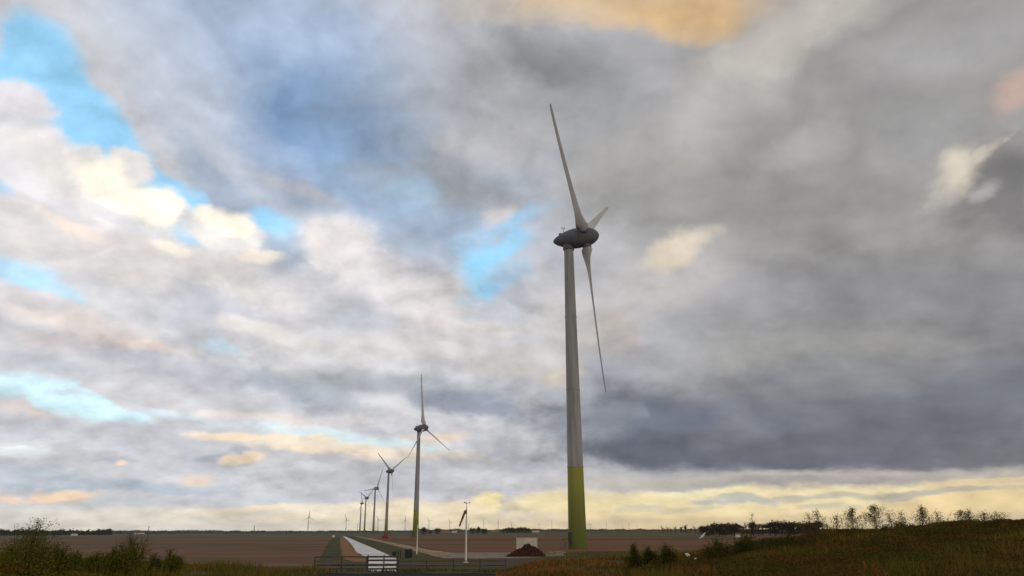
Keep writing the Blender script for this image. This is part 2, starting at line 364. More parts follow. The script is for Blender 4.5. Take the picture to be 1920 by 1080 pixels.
class MB:
    def __init__(s): s.v = []; s.f = []
    def add(s, vs, fs):
        o = len(s.v); s.v += [tuple(v) for v in vs]; s.f += [tuple(i + o for i in f) for f in fs]
    def box(s, c, d, rz=0.0, taper=1.0):
        c = Vector(c); x, y, z = d[0] / 2, d[1] / 2, d[2] / 2; ca, sa = math.cos(rz), math.sin(rz); vs = []
        for k, t in ((-z, 1.0), (z, taper)):
            for a, b_ in ((-x, -y), (x, -y), (x, y), (-x, y)):
                a *= t; b_ *= t; vs.append((c.x + a * ca - b_ * sa, c.y + a * sa + b_ * ca, c.z + k))
        s.add(vs, [(0, 3, 2, 1), (4, 5, 6, 7), (0, 1, 5, 4), (1, 2, 6, 5), (2, 3, 7, 6), (3, 0, 4, 7)])
    def tube(s, a, b_, r0, r1=None, n=8, cap=True):
        a, b_ = Vector(a), Vector(b_); r1 = r0 if r1 is None else r1; d = (b_ - a).normalized()
        u = d.orthogonal().normalized(); w = d.cross(u); vs = []
        for p, r in ((a, r0), (b_, r1)):
            for k in range(n):
                t = 2 * math.pi * k / n; vs.append(p + u * (r * math.cos(t)) + w * (r * math.sin(t)))
        fs = [(k, (k + 1) % n, n + (k + 1) % n, n + k) for k in range(n)]
        if cap: fs += [tuple(range(n))[::-1], tuple(range(n, 2 * n))]
        s.add(vs, fs)
    def lathe(s, prof, n=32, axis='z'):
        """prof: (height, radius); radius 0 closes"""
        vs = []; rings = []
        for h, r in prof:
            if r <= 1e-6: rings.append([len(vs)]); vs.append((0, 0, h)); continue
            rings.append(list(range(len(vs), len(vs) + n)))
            for k in range(n):
                t = 2 * math.pi * k / n; vs.append((r * math.cos(t), r * math.sin(t), h))
        fs = []
        for A, B in zip(rings, rings[1:]):
            for k in range(n):
                k2 = (k + 1) % n
                if len(A) == 1 and len(B) == 1: continue
                if len(A) == 1: fs.append((A[0], B[k2], B[k]))
                elif len(B) == 1: fs.append((A[k], A[k2], B[0]))
                else: fs.append((A[k], A[k2], B[k2], B[k]))
        if axis == 'x': vs = [(z, -y, x) if False else (z, x, y) for x, y, z in vs]
        s.add(vs, fs)
    def mesh(s, name, mt, smooth=False):
        me = bpy.data.meshes.new(name); me.from_pydata(s.v, [], s.f); me.materials.append(mt)
        bm = bmesh.new(); bm.from_mesh(me); bmesh.ops.recalc_face_normals(bm, faces=bm.faces); bm.to_mesh(me); bm.free()
        if smooth:
            me.polygons.foreach_set('use_smooth', [True] * len(me.polygons))
            me.set_sharp_from_angle(angle=R(40))
        me.update(); return me
    def build(s, name, mt, parent=None, smooth=False, mat=None):
        return link(name, s.mesh(name, mt, smooth), parent, mat)

def link(name, me, parent=None, mat=None):
    o = bpy.data.objects.new(name, me); COL.objects.link(o)
    if parent is not None: o.parent = parent
    if mat is not None: o.matrix_local = mat
    return o
def tag(o, label, cat, group=None, kind=None):
    if label: o['label'] = label
    if cat: o['category'] = cat
    if group: o['group'] = group
    if kind: o['kind'] = kind
    return o
def thing(name, loc, label, cat, group=None, rz=0.0):
    o = bpy.data.objects.new(name, None); COL.objects.link(o); o.location = loc; o.rotation_euler = (0, 0, rz)
    o.empty_display_size = 0.5
    return tag(o, label, cat, group)
def copy_tree(o, parent=None):
    c = o.copy(); COL.objects.link(c)
    if parent is not None: c.parent = parent
    for ch in o.children: copy_tree(ch, c)
    return c
def quads_mesh(name, P, mt):
    """P: (n,4,3) array of quads -> mesh"""
    n = len(P); me = bpy.data.meshes.new(name)
    me.vertices.add(n * 4); me.vertices.foreach_set('co', P.reshape(-1).astype(np.float32))
    me.loops.add(n * 4); me.loops.foreach_set('vertex_index', np.arange(n * 4, dtype=np.int32))
    me.polygons.add(n); me.polygons.foreach_set('loop_start', np.arange(0, n * 4, 4, dtype=np.int32))
    me.materials.append(mt); me.update(calc_edges=True); me.validate(); return me
def leaf_quads(C_, size, up=0.0, aspect=0.6):
    """leaf-shaped quads (rhombs) at centres C_, random tilt"""
    n = len(C_); size = np.broadcast_to(size, (n,))[:, None]
    a = nrs.normal(size=(n, 3)); a[:, 2] += up * np.sign(nrs.random(n) + 1); a /= np.linalg.norm(a, axis=1, keepdims=True)
    b_ = nrs.normal(size=(n, 3)); b_ -= (b_ * a).sum(1, keepdims=True) * a; b_ /= np.linalg.norm(b_, axis=1, keepdims=True)
    a = a * size * 0.5; b_ = b_ * size * 0.5 * aspect
    return np.stack([C_ - a, C_ + b_ - a * .1, C_ + a, C_ - b_ - a * .1], 1)

# ================================================================== terrain
CREST = [(-900, 1052), (0, 1052), (340, 1064), (590, 1075), (945, 1075), (1010, 1060), (1100, 1054), (1180, 1052), (1300, 1045),
         (1450, 1027), (1600, 1006), (1690, 1005), (1760, 998), (1830, 995), (1920, 989), (2900, 980)]
CREST_D = 38.0
_caz = [azel(x, y)[0] for x, y in CREST]
_cz = [height_at(x, y, CREST_D) for x, y in CREST]
def terrain(x, y):
    """height of the ground: a railway bank round the viewer falling to the flat polder"""
    x = np.asarray(x, float); y = np.asarray(y, float); d = np.hypot(x, y); az = np.degrees(np.arctan2(x, y))
    zc = np.interp(az, _caz, _cz)
    near = 2.9 + (zc - 2.9) * np.clip((d - 6) / (CREST_D - 6), 0, 1)
    t = np.clip((d - CREST_D) / 26.0, 0, 1); t = t * t * (3 - 2 * t)
    bumps = 0.06 * np.sin(x * 1.1 + 2 * np.sin(y * .7)) * np.sin(y * 1.3 + x * .4)
    return (near + bumps) * (1 - t)

def grid_ground():
    azs = np.concatenate([np.linspace(-180, -44, 40, endpoint=False), np.linspace(-44, 44, 220), np.linspace(44, 180, 41)[1:]])
    azs = azs[:-1]
    rs = np.concatenate([[0.8], np.linspace(4, 70, 45), np.geomspace(76, 45000, 40)])
    A, D_ = np.meshgrid(np.radians(azs), rs, indexing='ij')
    x = np.sin(A) * D_; y = np.cos(A) * D_; z = terrain(x, y)
    V_ = np.stack([x, y, z], -1).reshape(-1, 3); na, nr = A.shape; F_ = []
    for i in range(na):
        j = (i + 1) % na
        for k in range(nr - 1): F_.append((i * nr + k, i * nr + k + 1, j * nr + k + 1, j * nr + k))
    V_ = V_.tolist(); F_.append(tuple(i * nr for i in range(na)))
    me = bpy.data.meshes.new('ground'); me.from_pydata(V_, [], F_)
    me.polygons.foreach_set('use_smooth', [True] * len(me.polygons)); return me
M = {}
M['ground'] = material('grassland', (62, 66, 38), 0.95, (80, 68, 48), 0.012, 8, (92, 66, 44), 0.11)
g = grid_ground(); g.materials.append(M['ground']); o = link('ground', g); tag(o, None, None, kind='structure')

def sheet(name, pts, z, mt, jit=0.5):
    """flat area on the polder given by its outline"""
    P0 = [ground(*p) for p in pts]; P = []
    for a, b_ in zip(P0, P0[1:] + P0[:1]):                       # ragged edges: points every few metres, pushed in and out
        L_ = (b_ - a).length; k = max(1, min(90, int(L_ / 1.6))) if L_ < 900 else 1; nrm = Vector((-(b_ - a).y, (b_ - a).x, 0)).normalized()
        ph = rng.uniform(0, 6.28)
        for i in range(k):
            t = i / k; w = math.sin(math.pi * t) ** .4 if k > 1 else 0
            P.append(a.lerp(b_, t) + nrm * (jit * w * (math.sin(t * L_ * .35 + ph) * .5 + math.sin(t * L_ * 1.1 + 2 * ph) * .3 + rng.uniform(-.6, .6))))
    mb = MB(); mb.add([(p.x, p.y, z) for p in P], [tuple(range(len(P)))])
    o = mb.build(name, mt); tag(o, None, None, kind='structure'); return o
M['soil_left'] = material('ploughed_soil', (110, 80, 58), 0.95, (74, 64, 42), 0.016, 9, (128, 90, 62), 0.06, stretch=(.22, 1, 1))
M['soil_right'] = material('ploughed_soil_red', (118, 78, 56), 0.95, (80, 72, 42), 0.014, 9, (130, 82, 56), 0.05, stretch=(.2, 1, 1))
M['soil_dark'] = material('damp_soil', (92, 74, 58), 0.95, (84, 76, 48), 0.03, 6)
M['far_green'] = material('far_pasture', (82, 86, 60), 0.95, (84, 76, 62), 0.004, 6)
M['grass'] = material('verge_grass', (52, 64, 30), 0.95, (84, 74, 42), 0.10, 8, (48, 58, 28), .35)
M['orange_earth'] = material('sandy_earth', (148, 100, 62), 0.95, (120, 94, 66), 0.12, 8, (112, 84, 50), .4)
M['concrete'] = material('pale_concrete', (226, 226, 226), 0.8, (200, 200, 200), 0.12, 8, (176, 174, 170), .35)
M['track'] = material('sand_track', (166, 142, 116), 0.95, (132, 114, 86), 0.10, 8, (112, 100, 68), .3)
M['gravel'] = material('gravel', (132, 120, 106), 0.95, (106, 96, 82), 0.10, 8, (160, 148, 132), .4)
M['asphalt'] = material('dark_asphalt', (34, 32, 30), 0.95, (26, 25, 24), 0.6, 6)
sheet('far_meadow', [(-500, 1003.5), (640, 1001), (1000, 1000), (2000, 996.5), (2100, 1004), (1000, 1006), (640, 1007.5), (-600, 1011)], 0.004, M['far_green'])
sheet('ploughed_field', [(-500, 1009), (628, 1006.5), (618, 1014), (602, 1046), (596, 1062), (-500, 1062)], 0.012, M['soil_left'])
sheet('ploughed_field', [(690, 1006), (1100, 1004), (2100, 1000), (2100, 1040), (966, 1036), (850, 1036), (780, 1024), (690, 1009)], 0.012, M['soil_right'])
sheet('grass_verge', [(631, 1006.5), (638, 1006.5), (636, 1020), (634, 1045), (596, 1056), (607, 1040), (620, 1020)], 0.020, M['grass'], 1.0)
sheet('grass_verge', [(651, 1005.5), (668, 1005.5), (720, 1019), (776, 1032), (822, 1044), (745, 1054), (722, 1038), (684, 1019)], 0.020, M['grass'])
sheet('bare_earth', [(638, 1006.3), (644, 1006.3), (655, 1016), (667, 1035), (691, 1046), (691, 1053), (662, 1054), (642, 1046), (638, 1020)], 0.024, M['orange_earth'], .7)
sheet('concrete_road', [(643, 1006.2), (648, 1006.2), (700, 1028), (728, 1040.5), (744, 1048), (743, 1064), (736, 1086), (691, 1086), (690, 1047), (668, 1035), (660, 1022), (652, 1013)], 0.032, M['concrete'], .22)
sheet('dirt_track', [(664, 1005.2), (670, 1005.0), (740, 1018), (800, 1030), (850, 1036.5), (850, 1046), (818, 1044), (770, 1031), (715, 1017)], 0.028, M['track'])
sheet('gravel_pad', [(846, 1036.5), (975, 1036), (1060, 1034), (1060, 1042), (985, 1047), (900, 1048), (826, 1047)], 0.036, M['gravel'], 1.0)
sheet('olive_stubble', [(700, 1012), (1040, 1011), (1500, 1008), (1500, 1010), (1040, 1013.5), (740, 1014)], 0.016, M['grass'], 1.5)
sheet('olive_stubble', [(1000, 1036), (1180, 1033), (1420, 1030), (1420, 1042), (1000, 1046)], 0.016, M['grass'], 1.2)
sheet('olive_stubble', [(-200, 1020), (300, 1019), (590, 1017), (590, 1019), (300, 1022), (-200, 1023.5)], 0.016, M['soil_dark'], 1.0)

# strip of dark asphalt along the foot of the frame
def bank_strip(name, px0, px1, d0, d1, dz, mt, n=40):
    mb = MB(); vs = []
    for i in range(n + 1):
        a = R(azel(px0 + (px1 - px0) * i / n, 1060)[0])
        for k in range(9):
            d = d0 + (d1 - d0) * k / 8; x, y = math.sin(a) * d, math.cos(a) * d
            vs.append((x, y, float(terrain(x, y)) + dz))
    fs = [(i * 9 + k, i * 9 + k + 1, i * 9 + k + 10, i * 9 + k + 9) for i in range(n) for k in range(8)]
    mb.add(vs, fs); o = mb.build(name, mt, smooth=True); tag(o, None, None, kind='structure'); return o
bank_strip('service_road', 400, 950, 22, 37, 0.05, M['asphalt'])

# ================================================================== wind turbines
def tower_material():
    mt = material('turbine_tower_paint', (168, 169, 172), 0.6, (152, 153, 156), 0.6, 7, (140, 140, 140), 1.4, stretch=(1, 1, .08))
    nt = mt.node_tree; L = nt.links.new; b = nt.nodes['Principled BSDF']; old = b.inputs['Base Color'].links[0].from_socket
    tc = nt.nodes.new('ShaderNodeTexCoord'); sp = nt.nodes.new('ShaderNodeSeparateXYZ'); L(tc.outputs['Object'], sp.inputs[0])
    dv = nt.nodes.new('ShaderNodeMath'); dv.operation = 'DIVIDE'; L(sp.outputs[2], dv.inputs[0]); dv.inputs[1].default_value = 25.0
    cr = nt.nodes.new('ShaderNodeValToRGB'); cr.color_ramp.interpolation = 'LINEAR'; L(dv.outputs[0], cr.inputs[0])
    bands = [(0, (98, 106, 54)), (.16, (108, 116, 58)), (.32, (120, 126, 64)), (.48, (134, 138, 70)), (.64, (150, 152, 78))]
    el = cr.color_ramp.elements; el[0].position = 0; el[0].color = lin(bands[0][1]) + (1,); el[1].position = bands[1][0]; el[1].color = lin(bands[1][1]) + (1,)
    for p, c in bands[2:]: e = el.new(p); e.color = lin(c) + (1,)
    gt = nt.nodes.new('ShaderNodeMath'); gt.operation = 'GREATER_THAN'; L(dv.outputs[0], gt.inputs[0]); gt.inputs[1].default_value = 0.8
    mx = nt.nodes.new('ShaderNodeMix'); mx.data_type = 'RGBA'; L(gt.outputs[0], mx.inputs[0]); L(cr.outputs[0], mx.inputs[6]); L(old, mx.inputs[7])
    nz = nt.nodes.new('ShaderNodeTexNoise'); mp = nt.nodes.new('ShaderNodeMapping'); mp.inputs[3].default_value = (1, 1, .12); L(tc.outputs['Object'], mp.inputs[0]); L(mp.outputs[0], nz.inputs['Vector']); nz.inputs['Scale'].default_value = 1.1; nz.inputs['Detail'].default_value = 7
    rg = nt.nodes.new('ShaderNodeMapRange'); L(nz.outputs[0], rg.inputs[0]); rg.inputs[1].default_value = .35; rg.inputs[2].default_value = .7; rg.inputs[3].default_value = 1.0; rg.inputs[4].default_value = .86
    ml = nt.nodes.new('ShaderNodeVectorMath'); ml.operation = 'SCALE'; L(mx.outputs[2], ml.inputs[0]); L(rg.outputs[0], ml.inputs[3])
    L(ml.outputs[0], b.inputs['Base Color']); return mt
M['tower'] = tower_material()
M['shell'] = material('nacelle_shell', (112, 115, 126), 0.55, (100, 103, 113), 0.3, 5)
M['blade'] = material('blade_gelcoat', (198, 200, 204), 0.5, (182, 184, 187), 0.12, 4)
M['dark_metal'] = material('dark_metal', (70, 70, 74), 0.6)
M['white'] = material('white_paint', (225, 225, 222), 0.6, (205, 205, 200), 0.8)

HUB_Z = 83.0
def tower_mesh():
    mb = MB(); H_ = HUB_Z - 2.95; pr = []
    for i in range(41):
        t = i / 40; r = 2.32 - 1.02 * t ** 0.92
        pr.append((H_ * t, r))
    pr[0] = (0, 2.42)
    mb.lathe([(0, 0)] + pr + [(H_, 0)], 48)
    for z in (20.0, 40.0, 60.0):                                  # flange rings between sections
        r = 2.32 - 1.02 * (z / H_) ** .92 + 0.03
        mb.lathe([(z - .16, r - .06), (z - .16, r + .03), (z + .16, r + .03), (z + .16, r - .06)], 48)
    return mb.mesh('tower', M['tower'], True)
def blade_mesh(L_=44.0):
    st = [(2.0, 2.1, 2.0, 78), (3.1, 2.2, 2.0, 78), (3.8, 3.5, 1.7, 72), (5.0, 3.45, 1.35, 55), (6.3, 3.3, 1.1, 42), (8.5, 3.0, .85, 31), (10.7, 2.75, .68, 26), (15, 2.35, .5, 23), (20, 2.0, .4, 21), (26, 1.65, .3, 24),
          (33, 1.3, .24, 26), (39, 1.05, .2, 28), (42.6, .85, .18, 30), (43.7, .65, .14, 34), (44, .4, .1, 40)]
    n = 20; vs = []
    for r, c, th, tw in st:
        tw = R(tw)
        rootness = max(0, 1 - (r - 3.1) / 4) if r > 3.1 else 1
        for k in range(n):
            a = 2 * math.pi * k / n
            cx = math.cos(a); ty = math.sin(a)
            # airfoil: leading edge at +x, thin trailing edge at -x
            x = cx * c / 2 - (0.22 * c) * (1 - rootness); w = th / 2 * ty * (rootness + (1 - rootness) * (0.55 + 0.45 * cx))
            # chord turns from across the axis (x) towards the rotor plane (y)
            vs.append((x * math.sin(tw) - w * math.cos(tw) + (0.0006 * r * r if r > 8 else 0) , x * math.cos(tw) + w * math.sin(tw), r))
    fs = [(i * n + k, i * n + (k + 1) % n, (i + 1) * n + (k + 1) % n, (i + 1) * n + k) for i in range(len(st) - 1) for k in range(n)]
    fs += [tuple(range(n))[::-1], tuple(range((len(st) - 1) * n, len(st) * n))]
    mb = MB(); mb.add(vs, fs); return mb.mesh('blade', M['blade'], True)
def root_collar():
    mb = MB(); mb.lathe([(2.2, 0), (2.2, 1.25), (3.15, 1.22), (3.2, 1.1), (3.2, 0)], 28); return mb.mesh('blade_collar', M['shell'], True)
def nacelle_mesh():
    mb = MB(); mb.lathe([(-1.7, 0), (-1.7, 2.86), (-2.4, 2.9), (-3.4, 2.84), (-4.6, 2.66), (-6.0, 2.26), (-7.4, 1.72), (-8.5, 1.18), (-9.2, .66), (-9.5, .25), (-9.56, 0)], 40, 'x')
    return mb.mesh('nacelle', M['shell'], True)
def hub_mesh():
    mb = MB(); mb.lathe([(-1.62, 0), (-1.62, 2.84), (-.6, 2.82), (.4, 2.68), (1.4, 2.4), (2.3, 1.95), (3.0, 1.42), (3.45, .82), (3.68, .3), (3.72, 0)], 40, 'x')
    return mb.mesh('rotor_hub', M['shell'], True)
def vane_mesh():
    mb = MB(); mb.tube((-6.4, 0, 1.9), (-6.4, 0, 4.3), .07, .05); mb.tube((-6.8, 0, 3.5), (-6.0, 0, 3.5), .05)
    mb.tube((-6.8, 0, 3.5), (-6.8, 0, 4.0), .09); mb.tube((-6.0, 0, 3.5), (-6.0, 0, 3.9), .09); mb.box((-7.3, 0, 2.0), (.9, .5, .4))
    return mb.mesh('wind_vane', M['dark_metal'])
def yaw_mesh():
    mb = MB(); H_ = HUB_Z - 2.95; mb.lathe([(H_ - .5, 0), (H_ - .5, 1.5), (H_ - .1, 1.62), (H_ + 1.0, 1.62), (H_ + 1.0, 0)], 40)
    return mb.mesh('yaw_bearing', M['shell'], True)
def door_mesh():
    mb = MB(); mb.box((0, -2.40, 2.9), (1.1, .16, 2.3)); return mb.mesh('door', M['dark_metal'])
def steps_mesh():
    mb = MB()
    for k in range(7): mb.box((-1.0 - k * .32 + 0.3, -2.95, 1.68 - k * .25), (.34, 1.0, .06))
    mb.box((0.2, -2.98, 1.72), (1.7, 1.05, .08))
    for x0, z0 in ((1.0, 1.7), (-.6, 1.7), (-2.6, .2)):
        mb.tube((x0, -3.45, max(0, z0 - 1.7)), (x0, -3.45, z0 + 1.0), .03)
    mb.tube((1.0, -3.45, 2.7), (-.6, -3.45, 2.7), .03); mb.tube((-.6, -3.45, 2.7), (-2.6, -3.45, 1.2), .03)
    return mb.mesh('entrance_steps', M['dark_metal'])
TM = dict(tower=tower_mesh(), blade=blade_mesh(), nacelle=nacelle_mesh(), hub=hub_mesh(), vane=vane_mesh(), yaw=yaw_mesh(), door=door_mesh(), steps=steps_mesh(), collar=root_collar())
def turbine(C_, yaw, th, tilt, cone, label, rotor=44.0, back=4.8, scale=1.0):
    """C_: rotor centre on the ground plane; yaw: where the nose points; th: angle of the first blade from straight up"""
    a = Vector((math.cos(yaw), math.sin(yaw), 0)); base = Vector((C_[0], C_[1], 0)) - a * back
    t = thing('wind_turbine', base, label, 'wind turbine', 'row of tall wind turbines beside the white road')
    link('tower', TM['tower'], t); link('yaw_bearing', TM['yaw'], t)
    rd = Matrix.Rotation(R(-58), 4, 'Z'); link('door', TM['door'], t, rd); link('entrance_steps', TM['steps'], t, rd)
    Mr = Matrix.Translation(a * back + Vector((0, 0, HUB_Z))) @ Matrix.Rotation(yaw, 4, 'Z') @ Matrix.Rotation(-tilt, 4, 'Y')
    nc = link('nacelle', TM['nacelle'], t, Mr); link('wind_vane', TM['vane'], nc)
    link('rotor_hub', TM['hub'], t, Mr)
    for k in range(3):
        Mb = Mr @ Matrix.Rotation(-(th + k * 2 * math.pi / 3), 4, 'X') @ Matrix.Rotation(cone, 4, 'Y')
        b_ = link('blade', TM['blade'], t, Mb @ Matrix.Diagonal((1, 1, rotor / 44.0, 1))); link('blade_collar', TM['collar'], b_)
    return t
turbine((20.9, 195.3), R(-17.8), R(56.1), R(2.2), R(1.1 - .7), 'nearest and tallest wind turbine, green lower tower rising beside the dark soil mound', 44.0, 5.1)
def tc(px, D_): p = far(px, D_); return (p.x, p.y)
turbine(tc(789.5, 606), R(-21.9), R(110.6), R(4), R(2), 'second wind turbine of the row, one blade straight up, behind the slim pole', 43)
turbine(tc(729.5, 1062), R(-23.7), R(59.3), R(4), R(2), 'third wind turbine of the row, two blades in a V, red excavator at foot', 43)
turbine(tc(703.5, 1500), R(-29), R(21.7), R(4), R(2), 'fourth wind turbine of the row, one blade level to the left', 43)
turbine(tc(686, 1940), R(-24), R(48), R(4), R(2), 'fifth wind turbine of the row, just left of the one with a level blade', 41)
turbine(tc(677, 2320), R(-26), R(105), R(4), R(2), 'last and smallest wind turbine of the row', 41)

# far-off turbines on the horizon: small, each one mesh
def small_turbine_mesh(th, yaw=R(-40)):
    mb = MB(); mb.tube((0, 0, 0), (0, 0, 82), 2.0, 1.3, 8)
    Mr = Matrix.Translation((0, 0, 84)) @ Matrix.Rotation(yaw, 4, 'Z')
    mb.tube(Mr @ Vector((-6, 0, 0)), Mr @ Vector((3, 0, 0)), 1.6, 2.4, 8)
    for k in range(3):
        B = Mr @ Matrix.Rotation(th + k * 2.0944, 4, 'X'); q = []
        for r, c in ((1, 1.6), (6, 3.2), (20, 2.2), (42, .7)):
            q += [B @ Vector((2 + c * .35, c / 2, r)), B @ Vector((2 - c * .35, -c / 2, r)), B @ Vector((2 + .5 + c * .2, 0, r))]
        fs = [(i * 3 + j, i * 3 + (j + 1) % 3, i * 3 + 3 + (j + 1) % 3, i * 3 + 3 + j) for i in range(3) for j in range(3)] + [(0, 1, 2), (9, 11, 10)]
        mb.add(q, fs)
    return mb.mesh('wind_turbine', M['far_white'], True)
M['far_white'] = material('far_turbine_paint', (170, 168, 166), 0.7, (160, 158, 156), .02)
HOR = [(577, 970, 0.0, 4600, 'tiny pale wind turbine standing alone far across the left field'),
 (648, 975, .3, 5200, 'tiny wind turbine on the horizon at the far end of the white road'),
 (670, 984, .9, 7600, 'very faint tiny wind turbine just left of the last turbine of the row'),
 (708, 975, .5, 5400, 'tiny wind turbine seen between the third and fourth turbines of the row'),
 (759, 976, .1, 5600, 'tiny wind turbine on the horizon left of the second turbine of the row'),
 (804, 977, .7, 6400, 'tiny wind turbine on the horizon just right of the second turbine of the row'),
 (843, 979, .4, 6600, 'tiny wind turbine on the horizon left of the windsock'),
 (878, 984, 1.1, 8600, 'very small wind turbine peeping out right beside the windsock pole'),
 (907, 981, .2, 7600, 'tiny wind turbine above the round tree clump right of the windsock'),
 (934, 980, .0, 7000, 'tiny wind turbine left of the wide tree clump behind the grey kiosk'),
 (959, 982, .6, 7400, 'tiny wind turbine over the wide tree clump, left above the grey kiosk'),
 (1011, 984, .9, 8300, 'tiny wind turbine just right of the grey kiosk, on the horizon'),
 (1035, 982, .1, 7900, 'tiny wind turbine left of the nearest tower, on the horizon'),
 (1107, 984, 1.0, 8400, 'tiny wind turbine immediately right of the nearest tower'),
 (1138, 984, .3, 8300, 'tiny wind turbine second to the right of the nearest tower'),
 (1168, 986, .8, 9000, 'tiny wind turbine third to the right of the nearest tower'),
 (1180, 983, .2, 8000, 'tiny wind turbine fourth to the right of the nearest tower'),
 (1195, 985, .5, 8700, 'tiny wind turbine fifth and last to the right of the nearest tower')]
_sm = {}
for px, hy, th, D_, lab in HOR:
    p = far(px, D_); z = height_at(px, hy, D_)
    key = round(th, 1)
    if key not in _sm: _sm[key] = small_turbine_mesh(th)
    o = link('wind_turbine', _sm[key]); o.location = p; s = z / 84.0; o.scale = (s * 1.25, s * 1.25, s)
    tag(o, lab, 'wind turbine', 'tiny wind turbines along the horizon')

# two distant masts on the left
for px, ty, D_, lab in ((278, 986, 3600, 'thin lattice mast on the horizon, the left one of two, beyond the left field'), (476, 985, 4200, 'thin lattice mast on the horizon, nearer the lone tiny turbine')):
    p = far(px, D_); H_ = height_at(px, ty, D_); mb = MB()
    for sx, sy in ((1, 1), (1, -1), (-1, 1), (-1, -1)): mb.tube((sx * 2.4, sy * 2.4, 0), (sx * .6, sy * .6, H_ * .9), .45, .3, 5)
    k = 0
    while k < 9:
        z0 = H_ * .1 * k; z1 = H_ * .1 * (k + 1); w0 = 2.4 - 1.8 * k / 9; w1 = 2.4 - 1.8 * (k + 1) / 9
        mb.tube((-w0, -w0, z0), (w1, -w1, z1), .25, n=4); mb.tube((w0, w0, z0), (-w1, w1, z1), .25, n=4); k += 1
    mb.tube((0, 0, H_ * .88), (0, 0, H_), .3, n=5); mb.box((0, 0, H_ * .9), (3.4, 3.4, 2.4))
    o = mb.build('lattice_mast', M['dark_metal']); o.location = p; tag(o, lab, 'mast', 'lattice masts on the horizon')

# ================================================================== windsock, poles, gate, cabinets, kiosk, mound, excavator
p = ground(873.5, 1055); D_ = math.hypot(p.x, p.y); top = height_at(873.5, 943, D_)
t = thing('windsock', p, 'limp orange-brown windsock hanging from a tall white pole with a small cup sensor on top', 'windsock')
mb = MB(); mb.tube((0, 0, 0), (0, 0, 4), .16, .13, 12); mb.tube((0, 0, 4), (0, 0, top - .55), .125, .07, 12); mb.lathe([(0, .34), (.12, .34), (.12, 0)], 12); mb.build('pole', M['white'], t, True)
mb = MB(); mb.tube((0, 0, top - .6), (0, 0, top - .1), .035)
for k in range(3):
    a = R(20 + 120 * k); mb.tube((0, 0, top - .12), (.45 * math.cos(a), .45 * math.sin(a), top + .06), .03, n=6)
    mb.add(*(lambda c: ([(c[0] - .1, c[1], c[2] - .1), (c[0] + .1, c[1], c[2] - .1), (c[0], c[1] + .12, c[2]), (c[0], c[1] - .12, c[2]), (c[0], c[1], c[2] + .14)], [(0, 2, 4), (2, 1, 4), (1, 3, 4), (3, 0, 4), (0, 3, 1, 2)]))((.47 * math.cos(a), .47 * math.sin(a), top + .08)))
mb.build('cup_sensor', M['dark_metal'], t)
M['sock'] = material('sock_fabric', (168, 112, 56), 0.9, (132, 92, 54), 1.2, translucent=.2)
sz = height_at(870, 959, D_); mb = MB(); vs = []; n = 14; path = [(0.0, 0.0, .30), (-.32, -.10, .29), (-.42, -.45, .25), (-.56, -.9, .23), (-.74, -1.4, .21), (-.9, -1.8, .19), (-1.02, -2.15, .16)]
for i, (dx, dz, r) in enumerate(path):
    for k in range(n):
        a = 2 * math.pi * k / n; rr = r * (1 + .14 * math.sin(3 * a + i))
        if i < 2: vs.append((dx, rr * math.cos(a), sz + dz + rr * math.sin(a)))
        else: vs.append((dx + rr * .8 * math.cos(a), rr * .75 * math.sin(a), sz + dz + .2 * rr * math.cos(a)))
mb.add(vs, [(i * n + k, i * n + (k + 1) % n, (i + 1) * n + (k + 1) % n, (i + 1) * n + k) for i in range(len(path) - 1) for k in range(n)])
so = mb.build('sock', M['sock'], t, True); sm = so.modifiers.new('thick', 'SOLIDIFY'); sm.thickness = .02
mb = MB()
for k in range(12):
    a, b_ = 2 * math.pi * k / 12, 2 * math.pi * (k + 1) / 12; mb.tube((.03, .31 * math.cos(a), sz + .31 * math.sin(a)), (.03, .31 * math.cos(b_), sz + .31 * math.sin(b_)), .03, n=5)
mb.build('hoop', M['dark_metal'], t)

p = ground(781.5, 1041); D_ = math.hypot(p.x, p.y); top = height_at(781.5, 986, D_)
t = thing('slim_pole', p, 'slim plain white pole in front of the second turbine, right of the dark cabinet', 'pole')
mb = MB(); mb.tube((0, 0, 0), (0, 0, top), .13, .09, 12); mb.build('shaft', M['white'], t, True)
mb = MB(); mb.lathe([(top, .14), (top + .1, .12), (top + .16, 0)], 12); mb.build('cap', M['white'], t, True)
mb = MB(); mb.box((0, 0, .12), (.5, .5, .24)); mb.build('footing', M['gravel'], t)

# dark rail fence with a gate across the white road
M['rail'] = material('weathered_dark_rail', (86, 84, 82), .8, (66, 62, 60), .8, 6)
M['rail_pale'] = material('worn_rail_top', (120, 116, 112), .8, (96, 92, 90), .6, 6)
gp = ground(716, 1075.5); GD = gp.y
def fx(px, y=1060):
    d = ray(px, y); return d.x / d.y * GD
def fz(py, px=716):
    d = ray(px, py); return CAM_H + d.z / d.y * GD
def fence(name, xs, rails, label, cat, mt, post_h, group=None, thick=.10):
    t = thing(name, (fx(xs[0]), GD, 0), label, cat, group); x0 = fx(xs[0])
    for x in xs:
        mb = MB(); h = post_h + rng.uniform(-.03, .05); mb.box((fx(x) - x0, 0, h / 2 - .2), (.13, .13, h + .4)); mb.box((fx(x) - x0, 0, h + .03), (.16, .16, .05), taper=.6); mb.build('post', M['rail'], t)
    for z, hh in rails:
        mb = MB(); w = fx(xs[-1]) - x0; mb.box((w / 2, -.10, z), (w - .02, .06, hh)); mb.build('rail', mt, t)
    return t
zt = fz(1043.5)
RL = [(fz(1043.8), .20), (fz(1050.6), .20), (fz(1059.2), .26), (fz(1066.4), .18), (fz(1073), .22)]
fence('field_gate', [689.5, 719.5, 744.5], RL, 'dark barred gate standing across the white concrete road', 'gate', M['rail'], zt + .08)
